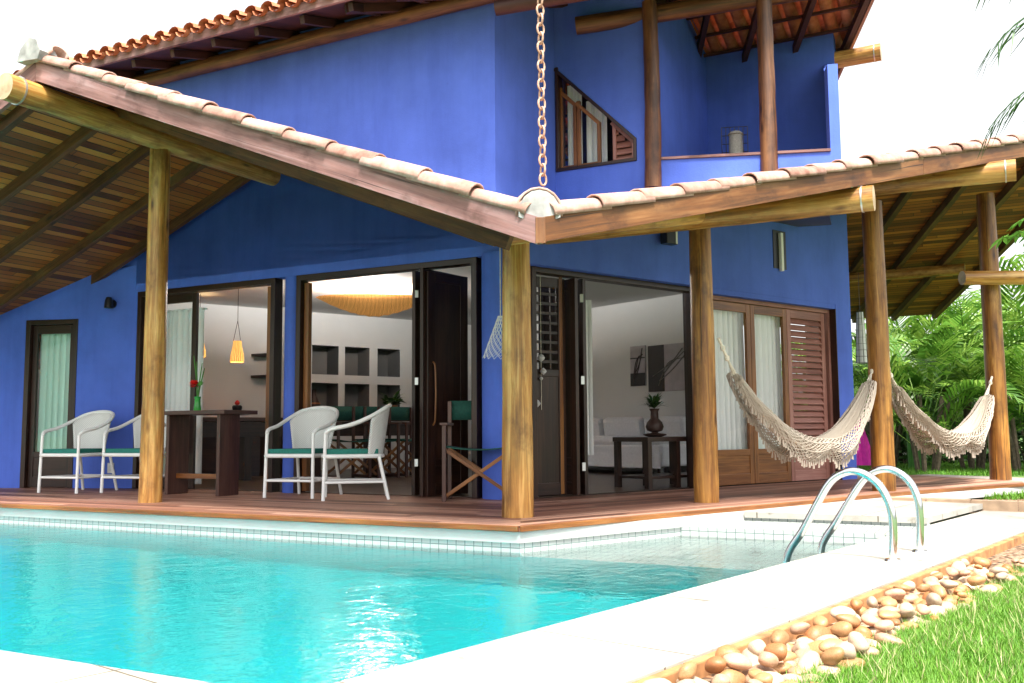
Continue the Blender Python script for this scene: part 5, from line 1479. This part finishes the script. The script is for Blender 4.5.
# pebble bed: fine gravel underneath, river stones on top
mb = MB(); pts = []
tA, tB = -1.2, 7.5
gl = lambda t: isect(edge0+CD*t, CP, g1, gdir)
mb.face([atzv(p, GZ+.012) for p in (edge0+CD*tA-CP*.02, gl(tA)+gper*.05, gl(tB)+gper*.05, edge0+CD*tB-CP*.02)])
go = mb.build('pebble_gravel', M_GRAVEL); go['kind'] = 'stuff'
def stonemat(name, lo, hi):
    mt, nt, b = new_mat(name); v = coords(nt,'Object'); oi = nt.nodes.new('ShaderNodeObjectInfo')
    no = nd(nt,'ShaderNodeTexNoise',Scale=9.0,Detail=6.0,Roughness=.65,noise_dimensions='4D'); nt.links.new(v,no.inputs['Vector'])
    mu = nt.nodes.new('ShaderNodeMath'); mu.operation = 'MULTIPLY'; mu.inputs[1].default_value = 50; nt.links.new(oi.outputs['Random'],mu.inputs[0]); nt.links.new(mu.outputs[0],no.inputs['W'])
    r = ramp(nt,no.outputs[0],[(.3,lo),(.7,hi)]); hv = nt.nodes.new('ShaderNodeHueSaturation'); nt.links.new(r.outputs[0],hv.inputs['Color'])
    mr = nd(nt,'ShaderNodeMapRange'); mr.inputs['To Min'].default_value = .75; mr.inputs['To Max'].default_value = 1.2; nt.links.new(oi.outputs['Random'],mr.inputs['Value']); nt.links.new(mr.outputs[0],hv.inputs['Value'])
    nt.links.new(hv.outputs[0],b.inputs['Base Color']); b.inputs['Roughness'].default_value = .5; bump(nt,b,no.outputs[0],.12,.004); return mt
STONES = [('cream', stonemat('cream_stone',(.36,.26,.175),(.50,.385,.275)), 'smooth pale cream river stone in the pebble bed along the pool edging'),
          ('tan', stonemat('tan_stone',(.29,.135,.05),(.43,.23,.10)), 'smooth tan river stone in the pebble bed along the pool edging'),
          ('orange', stonemat('orange_stone',(.30,.10,.03),(.42,.18,.07)), 'rusty orange river stone in the pebble bed along the pool edging'),
          ('pink', stonemat('pink_stone',(.37,.205,.12),(.50,.31,.205)), 'smooth pinkish river stone in the pebble bed along the pool edging')]
protos = []
for nm, mt, lab in STONES:
    for k in range(4):
        bm = bmesh.new(); bmesh.ops.create_icosphere(bm, subdivisions=3, radius=1.0)
        sx, sy, sz = random.uniform(.95,1.25), random.uniform(.78,1.0), random.uniform(.6,.85); ph = [random.uniform(0,6) for _ in range(6)]
        for v in bm.verts:
            c_ = v.co; f = 1+.09*math.sin(c_.x*2.1+ph[0])*math.cos(c_.y*1.9+ph[1])+.08*math.sin(c_.z*2.7+ph[2]+c_.x*1.4)+.06*math.sin(c_.y*3.6+ph[3]+c_.z*2)+.03*math.sin(c_.x*6+ph[4])
            v.co = Vector((c_.x*sx*f, c_.y*sy*f, c_.z*sz*f))
        me = bpy.data.meshes.new('river_stone'); bm.to_mesh(me); bm.free(); me.materials.append(mt)
        for p in me.polygons: p.use_smooth = True
        protos.append((me, lab))
placed = []; cnt = 0
for layer in (0, 1):
    for _ in range(9000):
        if cnt >= 262 or (layer == 0 and cnt >= 195): break
        t = random.uniform(-.6, 5.0); w_ = (gl(t)-(edge0+CD*t)).length
        s_ = random.uniform(.05, w_+.02); p = edge0+CD*t+CP*s_
        r_ = random.choice((random.uniform(.026,.042),random.uniform(.036,.058),random.uniform(.040,.066)))*(.80 if layer == 0 else .72)
        z = GZ+.012+r_*.45+(0.055 if layer else 0)
        if not in_view(atzv(p,z), 25): continue
        if any((p-q).length < (r_+rq)*(.74 if layer == 0 else .95) for q, rq, l_ in placed if l_ == layer): continue
        placed.append((p, r_, layer)); me, lab = protos[random.choices(range(16), [3]*4+[3]*4+[1.4]*4+[2.4]*4)[0]]
        o = bpy.data.objects.new('river_stone', me); COL.objects.link(o); o.location = atzv(p, z); o.scale = (r_,)*3
        o.rotation_euler = (random.uniform(-.35,.35), random.uniform(-.35,.35), random.uniform(0,6.28)); tag(o, lab, 'stone', 'river stones beside the pool'); cnt += 1
for k in range(34):        # a few more in the narrow bed between the deck and the sandstone kerb
    f = random.random(); x = 905+f*115; y = lerp(493.6,486.5,f)+random.uniform(-.8,2.2*(1-f)+.6); r_ = random.uniform(.03,.055); p = atz(x,y,ZC-.03)
    me, lab = protos[random.choice(range(16))]; o = bpy.data.objects.new('river_stone', me); COL.objects.link(o); o.location = p; o.scale = (r_,)*3; o.rotation_euler = (0,0,random.uniform(0,6))
    tag(o, lab.replace('in the pebble bed along the pool edging','in the narrow bed between deck and sandstone kerb'), 'stone', 'river stones between deck and kerb')
M_DRYGRASS = leafmat('dry_grass_blade', ((0.20,0.22,0.06), (0.34,0.33,0.14), (0.48,0.44,0.25)), rough=0.7)
# grass blades
def blades(name, spots, hmin, hmax, wd, mat):
    V = []; F = []
    for p in spots:
        th = random.uniform(0,6.283); h = random.uniform(hmin,hmax); ln = random.uniform(.1,.9)*h; dx, dy = math.cos(th), math.sin(th); w_ = wd*random.uniform(.6,1.2); b = len(V)
        V += [(p.x-dy*w_,p.y+dx*w_,p.z),(p.x+dy*w_,p.y-dx*w_,p.z),(p.x+dy*w_*.7+dx*ln*.4,p.y-dx*w_*.7+dy*ln*.4,p.z+h*.6),(p.x-dy*w_*.7+dx*ln*.4,p.y+dx*w_*.7+dy*ln*.4,p.z+h*.6),(p.x+dx*ln,p.y+dy*ln,p.z+h)]
        F += [(b,b+1,b+2,b+3),(b+3,b+2,b+4)]
    me = bpy.data.meshes.new(name); me.from_pydata(V,[],F); me.materials.append(mat)
    o = bpy.data.objects.new(name, me); COL.objects.link(o); o['kind'] = 'stuff'; return o
sp = []
while len(sp) < 75000:
    t = random.uniform(-.8,6.5); s_ = random.random()**1.3*3.2; p = gl(t)+gper*(s_+random.gauss(0,.045)); p.z = GZ
    if in_view(p, 30): sp.append(p)
blades('grass', sp[:72500], .022, .065, .0024, M_GRASS)
blades('grass', sp[72500:], .03, .09, .0022, M_DRYGRASS)
sp = []
for _ in range(26000):
    x, y = random.uniform(840,1060), random.uniform(462,500); p = atz(x,y,GZ)
    if p.length < 40 and (cwn(p) < -.9 or p.y > 16.0) and (p-kerb_b).dot(N) > .3: sp.append(p)
for _ in range(2500):
    x = random.uniform(962,1060); y = random.uniform(488,500); p = atz(x,y,ZC-.04)
    if (x-962)*.20 > abs(y-495)+.0: sp.append(p)
blades('lawn_grass', sp, .03, .09, .006, M_GRASS)

def frond(mb, base, az, el, L, droop, n=26, ll=.42, lw=.018, vee=.5, rib=.012, tip_up=0.0, sparse=0.0):
    pts = []; p = Vector(base); e = el; seg = 14
    hd = Vector((math.cos(az), math.sin(az), 0)); sd = Vector((-hd.y, hd.x, 0))
    for i in range(seg+1):
        pts.append(p.copy()); d = hd*math.cos(e)+Z*math.sin(e); p = p+d*(L/seg); e -= droop/seg*(0.5+i/seg)
    mb.tube(pts, [rib*(1-.8*i/seg) for i in range(seg+1)], 5)
    for k in range(n):
        f = .22+.78*(k+.5)/n; x = f*seg; i = min(int(x), seg-1); q = lerp(pts[i],pts[i+1],x-i); d = (pts[i+1]-pts[i]).normalized(); up = sd.cross(d)
        if up.z < 0: up = -up
        le = ll*(math.sin(math.pi*(.12+.80*f))**.7)*random.uniform(.85,1.1)
        for s_ in (-1,1):
            if random.random() < sparse: continue
            o_ = (d*(.62+.5*f)+sd*s_*(1.05-.4*f)+up*vee*random.uniform(.3,1.0)).normalized(); w_ = d*lw
            a_ = q; b_ = q+o_*le*.55; c_ = q+o_*le-Z*le*random.uniform(.12,.38)
            mb.face([a_-w_*.6, a_+w_*.6, b_+w_, b_-w_]); mb.face([b_-w_, b_+w_, c_])
PALMG = 'areca palms at the edge of the lawn'
def areca(x, depth, h, n, lab, mat=None, spread=1.0, top=None):
    d = ray(x, 450); base = EYE+d*(depth/d.y); base.z = GZ; mat = mat or M_PALM
    o = thing('areca_palm', base, lab, 'palm', PALMG)
    mb = MB()
    for k in range(5):
        a = k*1.3+random.random(); b0 = base+Vector((math.cos(a)*.18,math.sin(a)*.18,0)); mb.tube(vpath([b0, b0+Vector((math.cos(a)*.12,math.sin(a)*.12,h*.2)), b0+Vector((math.cos(a)*.3,math.sin(a)*.3,h*.42))],3), .045, 7)
    mb.build('trunk', M_TRUNK, o)
    mb = MB()
    for k in range(n):
        a = k*2.4+random.uniform(-.3,.3); el = random.uniform(.55,1.35); L = h*random.uniform(.55,.85)*spread
        b0 = base+Vector((math.cos(a)*.2,math.sin(a)*.2,h*random.uniform(.08,.42)))
        frond(mb, b0, a, el, L, random.uniform(1.0,1.9), n=24, ll=.17*h, lw=.0095*h)
    mb.build('crown', mat, o)
areca(884, 19.5, 3.1, 20, 'dense dark areca palm behind the middle log post')
areca(925, 17.5, 3.3, 22, 'areca palm directly behind the right hammock')
areca(972, 18.5, 3.8, 22, 'bushy areca palm left of the far log post')
areca(1022, 17.5, 3.4, 22, 'areca palm at the right edge behind the far log post')
areca(1085, 18, 3.4, 18, 'areca palm past the right edge of the lawn')
areca(845, 24, 3.4, 16, 'areca palm half hidden behind the end of the house')
areca(905, 24, 4.9, 20, 'taller areca palm in the second row of the garden')
areca(955, 25, 4.7, 16, 'pale dry fronded palm rising behind the hammock palms', M_PALM_Y)
areca(1000, 24, 5.6, 20, 'tallest areca palm with arching fronds near the far post')
areca(1050, 23, 6.0, 20, 'tall areca palm at the right border of the garden')
# broad leaved banana clump
d = ray(915,450); bb_ = EYE+d*(19.0/d.y); bb_.z = GZ
o = thing('banana_plant', bb_, 'bright green banana plant with broad upright leaves under the porch roof edge', 'banana plant')
mb = MB(); st_b = MB()
for k in range(11):
    a = k*2.39; el = random.uniform(.9,1.4); L = random.uniform(1.5,2.1); hd = Vector((math.cos(a),math.sin(a),0)); sd = Vector((-hd.y,hd.x,0)); p = bb_+hd*.12+Z*random.uniform(1.2,1.7); e = el
    st_b.tube([bb_+hd*.08, bb_+hd*.1+Z*.8, p], [.06,.05,.03], 7); g = []
    for i in range(13):
        f = i/12; wd_ = .30*math.sin(math.pi*(.04+.94*f))**.6; dv = hd*math.cos(e)+Z*math.sin(e); up = sd.cross(dv)
        g.append([p+sd*wd_*s_+up*abs(s_)*wd_*.35+Vector((0,0,random.uniform(-.01,.01))) for s_ in (-1,-.5,0,.5,1)]); p = p+dv*L/12; e -= .07+.05*f
    mb.sheet(g)
st_b.build('stem', M_STEM, o); mb.build('leaf', M_BANANA, o)
# dark shrubs filling the bottom of the garden border
def shrub(x, depth, w_, h, lab, mat=M_DARKLEAF, n=900):
    d = ray(x,450); b = EYE+d*(depth/d.y); b.z = GZ; o = thing('shrub', b, lab, 'shrub', 'shrubs of the garden border'); mb = MB()
    for k in range(n):
        a = random.uniform(0,6.283); r_ = random.random()**.5; zz = random.random()**.8
        rr = w_*(.65+.35*math.sin(a*3+k%3))*math.sqrt(max(.05,1-zz*zz*.9))*r_
        c_ = b+Vector((math.cos(a)*rr, math.sin(a)*rr, .05+zz*h*(.85+.15*math.sin(a*5))))
        dv = Vector((random.gauss(0,1),random.gauss(0,1),random.gauss(.3,.7))).normalized(); s_ = dv.cross(Vector((random.gauss(0,1),random.gauss(0,1),random.gauss(0,1)))).normalized()*random.uniform(.03,.06); L = random.uniform(.12,.24)
        mb.face([c_, c_+dv*L*.5-s_, c_+dv*L, c_+dv*L*.5+s_])
    mb.build('foliage', mat, o)
    mb = MB()
    for k in range(5):
        a = k*1.256; mb.tube([b+Vector((math.cos(a)*.08,math.sin(a)*.08,0)), b+Vector((math.cos(a)*w_*.4,math.sin(a)*w_*.4,h*.7))], [.03,.012], 6)
    mb.build('stem', M_TRUNK, o)
for x, dp, w_, h, lab in ((870,21.5,1.0,2.0,'dark leafy shrub beside the magenta parasol'), (905,21.5,1.2,1.8,'dark leafy shrub behind the left side of the far hammock'), (945,22,1.3,2.1,'dark leafy shrub behind the middle of the far hammock'),
    (985,22,1.3,2.2,'dark leafy shrub just left of the far log post'), (1030,21,1.4,2.2,'dark leafy shrub right of the far log post'), (1085,21.5,1.6,2.4,'dark leafy shrub beyond the right border'), (830,23,1.6,2.4,'dark leafy shrub hidden by the house end')):
    shrub(x, dp, w_, h, lab, n=1300)
for x, dp, w_, h, lab in ((880,33,2.6,3.6,'broad dark tree like shrub at the back of the garden, leftmost'), (960,34,3.0,3.8,'broad dark shrub at the back of the garden, middle'), (1050,33,3.2,4.4,'broad dark shrub at the back of the garden, rightmost')):
    shrub(x, dp, w_, h, lab, n=2600)
# closed magenta parasol on its stand
d = ray(858,470); bm_ = EYE+d*(18.3/d.y); bm_.z = GZ
o = thing('folded_parasol', bm_, 'closed magenta garden parasol standing at the back of the lawn past the house end', 'parasol')
mb = MB(); g = []
for j in range(7):
    f = j/6; rr = lerp(.30,.05,f); g.append([bm_+Vector((math.cos(t*math.pi/12)*rr*(1+.14*math.cos(t*4)), math.sin(t*math.pi/12)*rr*(1+.14*math.cos(t*4)), .12+f*1.0)) for t in range(25)])
mb.sheet(g); mb.build('canopy', M_MAGENTA, o)
mb = MB(); mb.tube([bm_, bm_+Z*1.25], .02, 8); mb.build('pole', M_WHITE, o)
# near palm to the right of the frame, its hanging fronds reach into the picture
pb0 = Vector((4.95,6.3,GZ)); o = thing('coconut_palm', pb0, 'coconut palm right of the pool whose thin hanging fronds cross the upper right sky', 'palm')
mb = MB(); mb.tube(vpath([pb0, pb0+Vector((.1,.05,1.6)), pb0+Vector((.05,0,3.4))],5), [.15-.004*i for i in range(11)], 14, jit=.04); mb.build('trunk', M_TRUNK, o)
cr = pb0+Vector((.05,0,3.4)); mb = MB()
for az, el, L, dr in ((3.25,.55,2.05,1.75),(2.85,.2,1.75,1.3),(1.2,.6,2.4,1.6),(.2,.5,2.4,1.7),(-.9,.6,2.2,1.6),(2.2,1.1,2.2,1.5),(4.3,.8,2.0,1.5)):
    frond(mb, cr, az, el, L, dr, n=22, ll=.55, lw=.011, vee=-.3, rib=.016, sparse=.12)
mb.build('crown', M_DARKLEAF, o)  # dark leaf colour stands in for the backlit side of the fronds
# lobed garden leaves entering at the right edge
pt_ = Vector((4.50,7.7,GZ)); o = thing('papaya_plant', pt_, 'young papaya with lobed pale leaves at the right edge above the pool kerb', 'plant')
mb = MB(); mb.tube(vpath([pt_+Vector((.5,.1,0)), pt_+Vector((.36,.04,.7)), pt_+Vector((.12,.02,1.5)), pt_+Z*2.4],5), [.04]*6+[.032]*5+[.024]*5, 9, jit=.05); mb.build('stem', M_TRUNK, o)
mb = MB()
for k in range(16):
    a = k*2.4; el = random.uniform(0,.7); c_ = pt_+Z*random.uniform(2.05,2.45); tip = c_+Vector((math.cos(a)*math.cos(el),math.sin(a)*math.cos(el),math.sin(el)))*random.uniform(.25,.42)
    mb.tube([c_, tip], .005, 5); nrm = Vector((math.cos(a)*.4,math.sin(a)*.4,.8)).normalized(); t1 = nrm.cross(Z).normalized(); t2 = nrm.cross(t1)
    for l_ in range(7):
        th = -2.2+l_*.73; dv = (t2*math.cos(th)*(1 if t2.dot(tip-c_) > 0 else -1)+t1*math.sin(th)); s_ = nrm.cross(dv)*.022; L = .15*(1-.25*abs(th)/2.2)
        mb.face([tip, tip+dv*L*.6-s_-Z*.01, tip+dv*L-Z*.04, tip+dv*L*.6+s_-Z*.01])
mb.build('foliage', M_BANANA, o)
